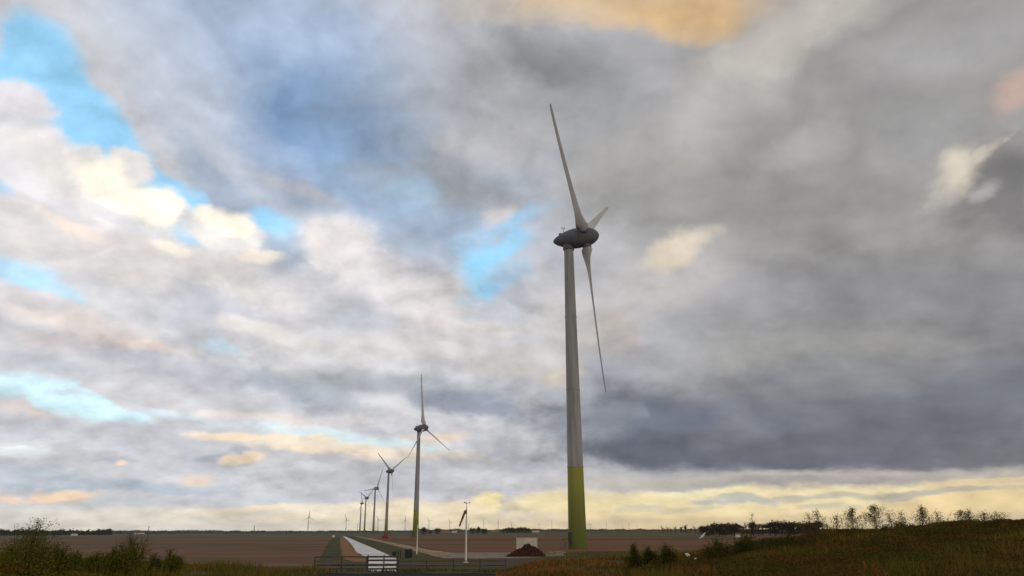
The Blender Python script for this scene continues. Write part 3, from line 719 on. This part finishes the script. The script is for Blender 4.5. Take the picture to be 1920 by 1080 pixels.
fence('rail_fence', [590, 640, 687.2], [(z, h * .7) for z, h in RL[:1] + RL[2:]], 'dark rail fence left of the gate, in front of the orange earth', 'fence', M['rail'], zt, 'rail fences beside the gate')
fence('rail_fence', [747, 800, 850, 900, 948], [(z - .12, h * .45) for z, h in RL[1:4]], 'long low rail fence right of the gate, below the windsock', 'fence', M['rail'], zt - .35, 'rail fences beside the gate')

M['cabinet'] = material('dark_green_cabinet', (48, 58, 52), .6, (40, 48, 44), .9)
def cabinet(px0, px1, ytop, ybase, label, depth=.6):
    p = ground((px0 + px1) / 2, ybase); D_ = math.hypot(p.x, p.y); w = (px1 - px0) / FPX * D_ / math.cos(PITCH) * 1.0; h = height_at((px0 + px1) / 2, ytop, D_)
    t = thing('utility_cabinet', p, label, 'utility cabinet', 'dark cabinets near the gate', -math.atan2(p.x, p.y))
    mb = MB(); mb.box((0, 0, h / 2), (w, depth, h - .1)); mb.build('housing', M['cabinet'], t)
    mb = MB(); mb.box((0, 0, h), (w + .1, depth + .1, .1), taper=.9); mb.build('lid', M['cabinet'], t)
    for s in (-1, 1):
        mb = MB(); mb.box((s * w / 4, -depth / 2 - .012, h / 2), (w / 2 - .05, .02, h - .3)); dr = mb.build('door', M['cabinet'], t)
        mb = MB(); mb.box((s * .07, -depth / 2 - .04, h * .55), (.03, .03, .16)); mb.build('handle', M['dark_metal'], dr)
cabinet(760, 771.5, 1030, 1046, 'large dark green utility cabinet left of the slim white pole', .8)
cabinet(736, 742, 1034.5, 1046, 'small dark cabinet above the right end of the gate')
for x in (746.5, 750.5):
    p = ground(x, 1046.5); mb = MB(); mb.tube((0, 0, 0), (0, 0, 1.15), .08, .08, 8); mb.lathe([(1.15, .1), (1.22, .09), (1.25, 0)], 8)
    o = mb.build('marker_post', M['cabinet']); o.location = p; tag(o, 'short dark marker post between the two cabinets, ' + ('the left one' if x < 748 else 'the right one'), 'post', 'short posts between the cabinets')

# concrete kiosk
p = ground(988, 1034.5); D_ = math.hypot(p.x, p.y); h = height_at(988, 1008.5, D_); w = 35 / FPX * D_ / math.cos(PITCH)
M['kiosk'] = material('kiosk_concrete', (206, 200, 190), .9, (188, 182, 172), .7, 6)
t = thing('transformer_kiosk', p, 'pale grey concrete kiosk half hidden behind the dark soil mound', 'kiosk', None, -math.atan2(p.x, p.y))
mb = MB(); mb.box((0, 0, h / 2 - .1), (w, 2.6, h - .2)); mb.build('wall', M['kiosk'], t)
mb = MB(); mb.box((0, 0, h - .1), (w + .16, 2.8, .2)); mb.build('roof', M['kiosk'], t)
M['kiosk_door'] = material('kiosk_door', (190, 185, 176), .6)
for s in (-1, 1):
    mb = MB(); mb.box((s * .62 + .5, -1.315, 1.15), (1.18, .03, 2.2)); dr = mb.build('door', M['kiosk_door'], t)
    mb = MB(); mb.box((s * .12 + .5, -1.35, 1.15), (.04, .04, .2)); mb.build('handle', M['dark_metal'], dr)
mb = MB()
for k in range(7): mb.box((-1.35, -1.32, 1.5 + k * .1), (.8, .04, .05))
mb.build('vent', M['kiosk_door'], t)

# soil mound
p = ground(985, 1043.5); D_ = math.hypot(p.x, p.y); H_ = height_at(990, 1020, D_)
mb = MB(); nx, ny = 46, 30; vs = []
wd = 68 / FPX * D_ / math.cos(PITCH)
for j in range(ny + 1):
    for i in range(nx + 1):
        u, v = i / nx * 2 - 1, j / ny * 2 - 1
        hx = np.interp(u, [-1, -.7, -.45, -.2, .0, .16, .3, .55, .8, 1], [0, .22, .52, .66, .93, 1, .84, .7, .42, 0]); hv = max(0, 1 - abs(v) ** 1.5)
        z = H_ * hx * hv + (.10 * math.sin(i * 1.9 + j * 1.1) + .08 * math.sin(i * .8 - j * 2.1) + rng.uniform(-.13, .13)) * (1 if hx * hv > .05 else 0)
        vs.append((u * wd / 2 + .1 * math.sin(j * 1.7), v * 2.4 + .1 * math.sin(i), max(z, -.05) - (.1 if hx * hv < .02 else 0)))
mb.add(vs, [(j * (nx + 1) + i, j * (nx + 1) + i + 1, (j + 1) * (nx + 1) + i + 1, (j + 1) * (nx + 1) + i) for j in range(ny) for i in range(nx)])
M['peat'] = material('dark_peat', (72, 46, 38), 1.0, (56, 36, 30), 1.3, 7, bump=.6)
o = mb.build('soil_mound', M['peat']); o.location = p; tag(o, 'heap of dark brown soil in front of the grey kiosk', 'soil mound')

# red excavator at the foot of the third turbine
p = ground(722, 1009.5); M['red'] = material('red_paint', (150, 54, 40), .6, (130, 48, 38), .6)
t = thing('excavator', p, 'small red excavator at the foot of the third turbine', 'excavator', None, R(25))
for s in (-1, 1):
    mb = MB(); mb.box((0, s * .95, .45), (3.2, .5, .8)); mb.tube((-1.6, s * .95 - .25, .45), (-1.6, s * .95 + .25, .45), .4, n=12); mb.tube((1.6, s * .95 - .25, .45), (1.6, s * .95 + .25, .45), .4, n=12); mb.build('track', M['dark_metal'], t)
mb = MB(); mb.box((-.3, 0, 1.45), (3.0, 2.3, 1.1), taper=.93); mb.build('body', M['red'], t)
cb = MB(); cb.box((.5, .6, 2.45), (1.3, 1.0, 1.2), taper=.85); cb.build('cab', M['red'], t)
cb = MB(); cb.box((.5, .6, 2.55), (1.34, .7, .7), taper=.85); cb.build('window', M['dark_metal'], t)
mb = MB(); mb.tube((1.0, -.3, 1.6), (2.4, -.3, 4.1), .22, .18); mb.tube((2.4, -.3, 4.1), (3.6, -.3, 2.2), .17, .13); mb.build('boom', M['red'], t)
mb = MB(); mb.box((3.5, -.3, 1.75), (.9, .9, .8), taper=.6); mb.build('bucket', M['dark_metal'], t)

p = ground(625, 1009.5); t = thing('marker_board', p, 'small white board standing in the grass left of the far end of the road', 'sign')
mb = MB(); mb.box((0, 0, 1.35), (1.9, .08, 1.3)); mb.build('board', M['white'], t)
for s in (-.7, .7):
    mb = MB(); mb.box((s, .07, 1.0), (.09, .06, 2.0)); mb.build('post', M['dark_metal'], t)

# pale plastic scraps caught in the weeds
def scrap(px, py, d, size, label, seed, ang=0.0):
    r = random.Random(seed); dd = ray(px, py); h = math.hypot(dd.x, dd.y); c = Vector((dd.x / h * d, dd.y / h * d, CAM_H + dd.z / h * d))
    bm = bmesh.new(); bmesh.ops.create_icosphere(bm, subdivisions=3, radius=1)
    for v in bm.verts:
        k = .62 + .42 * math.sin(v.co.x * 3.1 + seed) * math.sin(v.co.z * 3.7 + seed * 2) + .2 * math.sin(v.co.y * 9 + v.co.x * 7) + r.uniform(-.12, .12); v.co = Vector((v.co.x * size[0] * k + .25 * size[0] * v.co.z ** 2, v.co.y * .35 * size[0] * k, v.co.z * size[1] * k * .7))
    me = bpy.data.meshes.new('plastic_scrap'); bm.to_mesh(me); bm.free(); me.materials.append(M['white'])
    o = link('plastic_scrap', me); o.location = c; o.rotation_euler = (0, ang, .3); tag(o, label, 'litter', 'pale plastic scraps caught in the weeds'); return o
scrap(1289, 1040, 26, (.10, .09), 'largest pale plastic scrap low in the dark weeds right of the nearest tower', 3)
scrap(1304, 1047, 26, (.05, .05), 'small pale plastic scrap just right of the largest one in the weeds', 5)
scrap(1317, 1005, 30, (.17, .06), 'slanting pale plastic strip caught high on the weeds right of the nearest tower', 8, R(-38))
# ================================================================== trees on the horizon
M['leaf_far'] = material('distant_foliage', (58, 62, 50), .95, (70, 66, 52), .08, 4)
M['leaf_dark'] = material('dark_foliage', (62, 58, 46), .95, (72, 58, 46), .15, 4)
M['bark'] = material('bark', (62, 52, 44), .95, (48, 42, 38), 2.0)
def tree_variant(seed, H_, W_, bare, mt):
    """crown mesh (leaf clumps with gaps), trunk mesh"""
    r = random.Random(seed); rs = np.random.default_rng(seed)
    tr = MB(); tr.tube((0, 0, 0), (0, 0, H_ * .45), H_ * .03, H_ * .018, 7); ends = []
    for k in range(9):
        a = r.uniform(0, 6.28); z0 = H_ * r.uniform(.25, .5); L_ = r.uniform(.3, .5); e = Vector((math.cos(a) * W_ * .38 * r.random(), math.sin(a) * W_ * .38 * r.random(), z0 + H_ * L_ * .9))
        tr.tube((0, 0, z0), e, H_ * .014, H_ * .004, 5); ends.append(e)
        for _ in range(3):
            e2 = e + Vector((r.uniform(-1, 1) * W_ * .2, r.uniform(-1, 1) * W_ * .2, H_ * r.uniform(.0, .16))); tr.tube(e.lerp(Vector((0, 0, z0)), .3), e2, H_ * .006, H_ * .002, 4); ends.append(e2)
    n = 200 if bare else 620; C_ = []
    lobes = [(e, W_ * r.uniform(.12, .22)) for e in ends]
    for _ in range(n):
        e, s = r.choice(lobes); v = rs.normal(size=3); v /= np.linalg.norm(v); v *= s * rs.random() ** .4; C_.append([e.x + v[0], e.y + v[1], max(H_ * .14, e.z * .9 + v[2] * .8)])
    for _ in range(n // 3): C_.append([rs.normal() * W_ * .2, rs.normal() * W_ * .2, H_ * rs.uniform(.12, .5)])
    Q_ = leaf_quads(np.array(C_), rs.uniform(.5, 1.3, len(C_)) * W_ * (.06 if bare else .085), aspect=.8)
    return quads_mesh('crown', Q_, mt), tr.mesh('trunk', M['bark'])
FARV = [tree_variant(s, 11, w, b, M['leaf_far']) for s, w, b in ((1, 10, 0), (2, 13, 0), (3, 8, 0), (4, 9, 1), (5, 15, 0))]
DARKV = [tree_variant(s, 9, w, b, M['leaf_dark']) for s, w, b in ((11, 9, 0), (12, 12, 0), (13, 7, 1), (14, 14, 0), (15, 6, 1))]
def tree(px, D_, h, wide, var, label, group):
    cr, tk = var; p = far(px, D_); t = thing('tree', p, label, 'tree', group, rng.uniform(0, 6.28))
    base_h = sorted(v.co.z for v in cr.vertices)[int(len(cr.vertices) * .965)]; s = h / base_h; t.scale = (s * wide, s * wide, s)
    link('crown', cr, t); link('trunk', tk, t)
def hh(px, ytop, D_): return max(2.0, height_at(px, ytop, D_))
G1 = 'trees along the left horizon'; LT = 'dark tree in the long row on the horizon at the far left'
x = -30
while x < 205:
    D_ = rng.uniform(1500, 1750); tree(x, D_, hh(x, rng.uniform(991.5, 996.5), D_), rng.uniform(.8, 1.3), FARV[rng.choice([0, 1, 2, 2, 3, 4])], LT, G1); x += rng.uniform(4, 9)
for px, yt, D_, wd, v, lab in ((783, 990, 900, .55, 0, 'bushy tree just left of the foot of the second turbine'), (794.5, 989.5, 1000, .9, 1, 'round dark tree just right of the foot of the second turbine'),
    (820, 991, 1150, 1.1, 1, 'round dark tree midway between the second turbine and the windsock'), (806, 995.5, 1300, 1.2, 4, 'low bush right of the round tree beside the second turbine'),
    (886, 990.5, 1100, 1.0, 1, 'round tree just right of the windsock pole, left part of a clump'), (896, 988.5, 1100, 1.0, 0, 'tallest tree of the clump right of the windsock'), (908, 992, 1120, 1.1, 4, 'low tree at the right end of the clump beside the windsock')):
    tree(px, D_, hh(px, yt, D_), wd, FARV[v], lab, 'single trees and clumps in the middle of the horizon')
GW = 'trees of the wide clump behind the kiosk'; LW = 'tree in the wide clump on the horizon behind the grey kiosk'
for px, yt in ((944, 992), (951, 990.5), (958, 989.5), (965, 990.5), (972, 990), (979, 989), (986, 989.5), (992, 991.5)):
    D_ = rng.uniform(1250, 1400); tree(px, D_, hh(px, yt, D_), rng.uniform(.9, 1.25), FARV[rng.choice([0, 1, 4])], LW, GW)
GS = 'small scattered trees left of the dark wood'; LS_ = 'small sparse tree on the horizon left of the long dark row'
x = 1243
while x < 1316:
    D_ = rng.uniform(900, 1100); tree(x, D_, hh(x, rng.uniform(985, 990.5), D_), rng.uniform(.6, .9), FARV[rng.choice([2, 3, 3])], LS_, GS); x += rng.uniform(6, 12)
GD_ = 'dark row of trees right of the nearest turbine'; LD = 'dark tree in the long row on the right horizon, left of the feathery saplings'
x = 1318
while x < 1560:
    D_ = rng.uniform(520, 620); yt = np.interp(x, [1318, 1345, 1380, 1430, 1480, 1540, 1560], [986, 983, 984, 981, 979, 980, 984]) + rng.uniform(-2, 4.5)
    tree(x, D_, hh(x, yt - 1, D_), rng.uniform(.65, 1.05), DARKV[rng.choice([0, 1, 2, 3, 4])], LD, GD_); x += rng.uniform(7, 14)

# continuous far woodland and hedge lines, too dense to count
def woodland(name, px0, px1, D_, ylo, yhi, n, size, mt, seed, thick=60):
    rs = np.random.default_rng(seed); px = rs.uniform(px0, px1, n); P_ = []
    prof_x = np.linspace(px0, px1, 90); prof = rs.random(90); prof = np.convolve(prof, [.25, .5, .25], 'same')
    for q in px:
        d = D_ + rs.uniform(0, thick); p = far(q, d); top = height_at(q, ylo + (yhi - ylo) * float(np.interp(q, prof_x, prof)), d); P_.append([p.x, p.y, max(.3, top) * rs.random() ** .7])
    o = link(name, quads_mesh(name, leaf_quads(np.array(P_), rs.uniform(.6, 1.5, n) * size, aspect=.8), mt)); tag(o, None, None, kind='stuff'); return o
M['leaf_hazed'] = material('far_wood_hazed', (98, 102, 104), .95, (86, 88, 84), .01, 3)  # leaves greyed towards blue: distance haze put into their colour
woodland('distant_woodland', 180, 790, 3300, 994.3, 997.5, 7000, 7, M['leaf_hazed'], 1, 200)
woodland('distant_woodland', 780, 1330, 3300, 991.8, 994.6, 6500, 7, M['leaf_hazed'], 2, 200)
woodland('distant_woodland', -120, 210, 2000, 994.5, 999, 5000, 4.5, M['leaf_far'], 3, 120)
woodland('distant_woodland', 1330, 1980, 900, 990, 994, 5000, 1.6, M['leaf_dark'], 4, 60)

# farmhouses
M['brick'] = material('farm_brick', (150, 120, 104), .9); M['roof'] = material('farm_roof', (120, 84, 72), .9); M['render'] = material('white_render', (214, 210, 204), .9)
for i, (px, D_, w, h, wm, lab) in enumerate(((140, 1480, 9, 5, 'render', 'tiny white farmhouse in the tree row at the far left'), (262, 2700, 26, 6, 'render', 'tiny long white barn on the left horizon'),
    (835, 2100, 20, 6, 'brick', 'tiny brick farmhouse on the horizon left of the windsock'), (852, 2200, 14, 7, 'render', 'tiny pale house on the horizon just left of the windsock pole'),
    (928, 2300, 22, 6, 'brick', 'tiny low farmhouse between two tree clumps behind the kiosk'), (1004, 2100, 18, 5.5, 'render', 'tiny pale farmhouse on the horizon just right of the kiosk'), (1383, 500, 2.6, 2.6, 'render', 'tiny white shed under the dark trees on the right'))):
    p = far(px, D_); t = thing('farmhouse' if w > 5 else 'shed', p, lab, 'house' if w > 5 else 'shed', 'small buildings on the horizon', rng.uniform(-.2, .2))
    mb = MB(); mb.box((0, 0, h * .3), (w, w * .5, h * .6)); mb.build('wall', M[wm], t)
    mb = MB(); a, b_ = w / 2 + .3, w * .25 + .3; mb.add([(-a, -b_, h * .6), (a, -b_, h * .6), (a, b_, h * .6), (-a, b_, h * .6), (-a, 0, h), (a, 0, h)], [(0, 1, 5, 4), (2, 3, 4, 5), (0, 4, 3), (1, 2, 5), (0, 3, 2, 1)]); mb.build('roof', M['roof'], t)

# ================================================================== vegetation on the bank
M['bush'] = material('bramble_leaves', (66, 72, 24), .9, (84, 70, 30), .35, 4, (112, 66, 36), .55, translucent=.15)
M['bush_green'] = material('shrub_leaves', (98, 102, 30), .9, (74, 86, 30), .8, 4, (132, 92, 38), 1.2, translucent=.2)
M['blade_green'] = material('green_grass', (66, 84, 28), .9, (84, 82, 36), .4, 4, (98, 74, 40), 1.2)
M['blade_olive'] = material('olive_grass', (112, 104, 40), .9, (86, 88, 32), .5, 4, (136, 96, 48), .9, translucent=.2)
M['blade_dry'] = material('dry_grass', (154, 102, 50), .9, (122, 92, 42), .5, 4, (96, 78, 38), 1.4)
M['twig'] = material('twig_bark', (84, 66, 48), .9, (66, 54, 44), 3)
M['sap_leaf'] = material('sapling_leaves', (96, 90, 40), .9, (84, 66, 40), 2.5, 3, translucent=.25)

def polar(pxs, ds):
    az = np.radians([azel(q, 1040)[0] for q in pxs]); return np.sin(az) * ds, np.cos(az) * ds
def az_fast(px): return np.interp(px, _pxs, _azs)
_pxs = np.linspace(-400, 2400, 60); _azs = np.radians([azel(q, 1040)[0] for q in _pxs])
def scatter(px, d):
    a = az_fast(px); x, y = np.sin(a) * d, np.cos(a) * d; return x, y, terrain(x, y)
def grass(name, n, px0, px1, d0, d1, h0, h1, mt, w=.03, dens=None, lean=.35):
    px = nrs.uniform(px0, px1, n); d = np.sqrt(nrs.uniform(d0 ** 2, d1 ** 2, n))
    if dens is not None: k = nrs.random(n) < dens(px, d); px, d = px[k], d[k]
    x, y, z = scatter(px, d); n = len(x); h = nrs.uniform(h0, h1, n) * (.6 + .5 * np.sin(x * .9) * np.sin(y * .7 + x * .3)); a = nrs.uniform(0, 6.28, n)
    B = np.stack([x, y, z - .03], 1); wv = np.stack([np.cos(a), np.sin(a), 0 * a], 1) * w * (d[:, None] / 30) / 2
    tip = B + np.stack([nrs.normal(size=n) * lean * h, nrs.normal(size=n) * lean * h, h], 1); mid = B * .45 + tip * .55; mid[:, 2] += h * .08
    Q1 = np.stack([B - wv, B + wv, mid + wv * .8, mid - wv * .8], 1); Q2 = np.stack([mid - wv * .8, mid + wv * .8, tip + wv * .1, tip - wv * .1], 1)
    o = link(name, quads_mesh(name, np.concatenate([Q1, Q2]), mt)); tag(o, None, None, kind='stuff'); return o
def road_gap(px, d): return 1 - ((px > 600) & (px < 955) & (d < 40)) * .985
grass('rough_grass', 60000, -60, 1980, 16, 62, .12, .34, M['blade_green'], .035, road_gap)
grass('rough_grass', 26000, -60, 2000, 60, 100, .12, .30, M['blade_green'], .045, lambda px, d: ((px < 600) | (px > 960)) * .9 + .1 * ((px < 680) | (px > 750)))
grass('dry_grass', 26000, 930, 1260, 18, 44, .12, .34, M['blade_dry'], .03, lambda px, d: (1.3 * np.exp(-((px - 1035) / 90) ** 2) + .08) * (.35 + .65 * (np.sin(px * .05 + d * .4) > -.3)))
grass('dry_grass', 12000, -40, 620, 20, 60, .12, .32, M['blade_dry'], .035, lambda px, d: .25 + .75 * (np.sin(px * .021) > .3))
grass('dry_grass', 12000, 1250, 1960, 17, 38, .2, .55, M['blade_dry'], .035, lambda px, d: .2 + .6 * (np.sin(px * .017 + d * .3) > .55))

grass('tall_grass', 36000, 1180, 1990, 16, 36, .25, .6, M['blade_olive'], .022, lambda px, d: .25 + .75 * (np.sin(px * .023 + d * .5) * np.sin(px * .011) > 0), .25)
grass('tall_grass', 7000, 1400, 1990, 35, 40, .15, .5, M['blade_olive'], .018, None, .3)
grass('tall_grass', 7000, -60, 600, 24, 40, .25, .6, M['blade_olive'], .025, None, .3)
grass('verge_tufts', 16000, 560, 1300, 100, 190, .1, .3, M['blade_olive'], .05, lambda px, d: ((px > 1010) & (d < 170)) * .9 + .1 * ((px > 770) & (d > 128) & (px < 800)), .4)
M['fringe'] = material('seeding_weeds', (120, 108, 48), .9, (96, 86, 44), 1.5, 3, translucent=.35)
def weed_fringe(n):
    px = nrs.uniform(1500, 1900, n); d = nrs.uniform(33, 38, n); x, y, z = scatter(px, d); P_ = []
    for i in range(n):
        h = nrs.uniform(.35, .95) * (.55 + .45 * math.sin(px[i] * .09)); k = 16; t_ = nrs.random(k); lx, ly = nrs.normal(size=2) * .2 * h
        P_.append(np.stack([x[i] + lx * t_ + nrs.normal(size=k) * .07 * (1.1 - t_), y[i] + ly * t_ + nrs.normal(size=k) * .07, z[i] + h * t_], 1))
    return np.concatenate(P_)
o = link('weed_fringe', quads_mesh('weed_fringe', leaf_quads(weed_fringe(1500), .045, aspect=.4), M['fringe'])); tag(o, None, None, kind='stuff')
# bramble mass on the right bank
def thicket(n, px0, px1, d0, d1, hfun, mt, size, name='bramble_thicket'):
    px = nrs.uniform(px0, px1, n); d = np.sqrt(nrs.uniform(d0 ** 2, d1 ** 2, n)); x, y, z = scatter(px, d)
    lump = .5 + .5 * np.sin(x * 1.7 + 1.3 * np.sin(y * 1.1)) * np.sin(y * 1.9 + x * .6); top = hfun(px, d) * (.45 + .75 * lump)
    zz = z + top * nrs.random(n) ** .55
    o = link(name, quads_mesh(name, leaf_quads(np.stack([x, y, zz], 1), nrs.uniform(.6, 1.5, n) * size * (d / 30), aspect=.7), mt)); tag(o, None, None, kind='stuff'); return o
thicket(170000, 1170, 1990, 16, 40, lambda px, d: np.interp(px, [1170, 1260, 1400, 1600, 1990], [.08, .2, .35, .35, .4]), M['bush'], .055)
thicket(16000, -60, 360, 24, 42, lambda px, d: np.interp(px, [-60, 200, 360], [.4, .25, .1]), M['bush_green'], .06)

def shrub(name, px, ytop, d, width, label, group, mt, n=2600, ybase=None, feather=.55, lobes=7, leaf=.05, cat='shrub'):
    """stems from the ground carrying clumps of leaves; feathery shoots stick out at the top"""
    x, y, z = (float(v) for v in scatter(np.array([px]), np.array([d])).__iter__()) if False else [float(v[0]) for v in scatter(np.array([float(px)]), np.array([float(d)]))]
    H_ = height_at(px, ytop, d) - z; t = thing(name, (x, y, z), label, cat, group)
    rs = np.random.default_rng(int(px * 7 + d)); st = MB(); C_ = []; S_ = []
    for k in range(lobes):
        a = rs.uniform(0, 6.28); rr = width / 2 * rs.random() ** .6; top = Vector((math.cos(a) * rr, math.sin(a) * rr, H_ * rs.uniform(.45, .8) * (1 - .35 * rr / (width / 2))))
        if k == 0: top = Vector((0, 0, H_ * .78))
        st.tube((top.x * .15, top.y * .15, -.05), top, .02, .008, 5)
        m_ = n // lobes; v = rs.normal(size=(m_, 3)) * [width * .15, width * .15, H_ * .14]; C_.append(v + np.array(top) * [1, 1, .82]); S_.append(rs.uniform(.6, 1.4, m_) * leaf)
        for _ in range(6):
            e = top + Vector((rs.normal() * width * .12, rs.normal() * width * .12, H_ * rs.uniform(.08, .24) * (1 + feather))); e.z = min(e.z, H_); st.tube(top * .9, e, .007, .002, 4)
            q = rs.random(int(10 + 24 * feather)); L_ = np.array(top) * .9; E_ = np.array(e); C_.append(L_ + (E_ - L_) * q[:, None] + rs.normal(size=(len(q), 3)) * .04); S_.append(rs.uniform(.4, .8, len(q)) * leaf)
    m_ = n // 4; v = np.stack([rs.normal(size=m_) * width * .3, rs.normal(size=m_) * width * .3, rs.random(m_) * H_ * .5], 1); C_.append(v); S_.append(rs.uniform(.6, 1.4, m_) * leaf)
    C_ = np.concatenate(C_); S_ = np.concatenate(S_); C_[:, 2] = np.clip(C_[:, 2], 0, H_)
    st.build('stem', M['twig'], t); link('foliage', quads_mesh('foliage', leaf_quads(C_, S_, aspect=.65), mt), t); return t
SL = 'shrubs on the bank at the left'
shrub('shrub', 60, 972, 27, 1.7, 'largest olive shrub with a wispy top at the far left', SL, M['bush_green'], 5200, feather=1.0, lobes=11)
shrub('shrub', 22, 1012, 26, 1.3, 'low olive shrub at the left edge, beside the largest one', SL, M['bush_green'], 3000)
shrub('shrub', 105, 1015, 28, 1.1, 'brownish low shrub just right of the largest left one', SL, M['bush'], 2400)
shrub('shrub', 142, 1030, 30, .7, 'small green shrub between the two tall left ones', SL, M['bush_green'], 1200, feather=.7)
shrub('shrub', 182, 1034, 29, .8, 'small dark green shrub left of the second tall one', SL, M['bush_green'], 1300, feather=.7)
shrub('shrub', 212, 1024, 28, .8, 'olive low shrub leaning on the second tall one', SL, M['bush_green'], 1600)
shrub('shrub', 245, 996, 28, 1.0, 'second tallest olive shrub on the left, thin upright tip', SL, M['bush_green'], 3400, feather=.8, lobes=8)
shrub('shrub', 288, 1037, 30, .55, 'very dark small shrub right of the second tall one', SL, M['bush'], 1100)
shrub('shrub', 318, 1030, 31, .5, 'narrow green shrub standing apart right of the dark small one', SL, M['bush_green'], 900, feather=.7)
shrub('shrub', 336, 1042, 31, .45, 'lowest green shrub at the right end of the left group', SL, M['bush_green'], 700, feather=.7)
SR = 'shrubs on the dark bank at the right'
for px, yt, d, w, lab in ((1188, 1018, 30, .45, 'first small green shrub right of the nearest tower foot'), (1215, 1022, 31, .6, 'low green shrub, second right of the nearest tower foot'), (1250, 1018, 30, .7, 'green-brown shrub left of the pale scraps'),
    (1345, 1005, 30, .9, 'brown shrub right of the pale scraps'), (1400, 1000, 31, 1.0, 'broad dark shrub under the first sapling'), (1480, 996, 32, 1.2, 'broad dark shrub below the dark tree row'),
    (1700, 977, 36, 1.0, 'dark rounded shrub on the skyline under the tallest saplings'), (1668, 982, 36, .8, 'small dark shrub on the skyline left of the rounded one'), (1790, 975, 36, 1.3, 'wide dark shrub on the skyline toward the right'), (1832, 974, 36, 1.2, 'dark shrub on the skyline right of the wide one'), (1890, 970, 36, 1.4, 'dark shrub on the skyline at the right edge')):
    shrub('shrub', px, yt, d, w, lab, SR, M['bush'], 2400, feather=.3)

def sapling(px, ytop, d, width, label, dense=1.0):
    x, y, z = [float(v[0]) for v in scatter(np.array([float(px)]), np.array([float(d)]))]; H_ = height_at(px, ytop, d) - z
    t = thing('sapling', (x, y, z), label, 'sapling', 'feathery saplings on the right skyline')
    rs = np.random.default_rng(int(px)); st = MB(); lean = rs.normal() * .08; st.tube((0, 0, -.05), (lean * H_, 0, H_ * .97), .02, .004, 6); C_ = []
    nb = int(48 * dense)
    for k in range(nb):
        z0 = H_ * (.25 + .72 * k / nb); a = rs.uniform(0, 6.28); L_ = width * 1.25 * (1.0 - .88 * k / nb) * rs.uniform(.45, 1.1)
        s0 = Vector((lean * z0, 0, z0)); e = s0 + Vector((math.cos(a) * L_, math.sin(a) * L_, L_ * rs.uniform(.25, .9))); e.z = min(e.z, H_ * 1.02); st.tube(s0, e, .004, .0015, 4)
        m_ = int(30 * dense); q = rs.random(m_)[:, None] ** .8; C_.append(np.array(s0) + (np.array(e) - np.array(s0)) * q + rs.normal(size=(m_, 3)) * .06)
    C_ = np.concatenate(C_); st.build('stem', M['twig'], t)
    link('foliage', quads_mesh('foliage', leaf_quads(C_, rs.uniform(.5, 1.2, len(C_)) * .05, aspect=.5), M['sap_leaf']), t)
for px, yt, w, dn, lab in ((1408, 960, .35, .45, 'faint thin sapling over the dark tree row, leftmost of the feathery ones'), (1522, 962, .5, .6, 'sparse feathery sapling at the right end of the dark tree row'), (1540, 956, .5, .8, 'feathery sapling, second right of the dark tree row\'s end'),
    (1572, 966, .5, .7, 'low pale green sapling in the gap of the skyline'), (1607, 954, .6, 1.2, 'dense feathery sapling left of the tallest one'), (1651, 948, .7, 1.3, 'tallest feathery sapling, cone-shaped, on the right skyline'),
    (1682, 960, .5, .6, 'thin sapling just right of the tallest cone-shaped one'), (1705, 958, .5, .6, 'thin sapling above the rounded dark shrub'), (1735, 951, .5, 1.1, 'dense upright sapling right of the rounded dark shrub'),
    (1768, 960, .5, .5, 'sparse sapling left of the wide skyline shrub'), (1815, 958, .6, .8, 'leaning feathery sapling over the wide skyline shrub'), (1828, 956, .5, .6, 'slender sapling over the skyline shrub toward the right'), (1858, 962, .5, .7, 'feathery sapling second from the right edge'), (1882, 962, .5, .6, 'rightmost feathery sapling on the skyline')):
    sapling(px, yt, rng.uniform(34, 37), w, lab, dn)

# thin evening haze over the polder
hz_m = bpy.data.materials.new('haze'); hz_m.use_nodes = True; hn = hz_m.node_tree; hn.nodes.remove(hn.nodes['Principled BSDF'])
pv = hn.nodes.new('ShaderNodeVolumePrincipled'); pv.inputs['Color'].default_value = (.92, .93, .95, 1); pv.inputs['Density'].default_value = 0.000035; pv.inputs['Anisotropy'].default_value = 0.2
hn.links.new(pv.outputs[0], hn.nodes['Material Output'].inputs['Volume'])
mb = MB(); mb.box((0, 0, 69), (26000, 26000, 142)); o = mb.build('haze', hz_m); tag(o, None, None, kind='stuff')
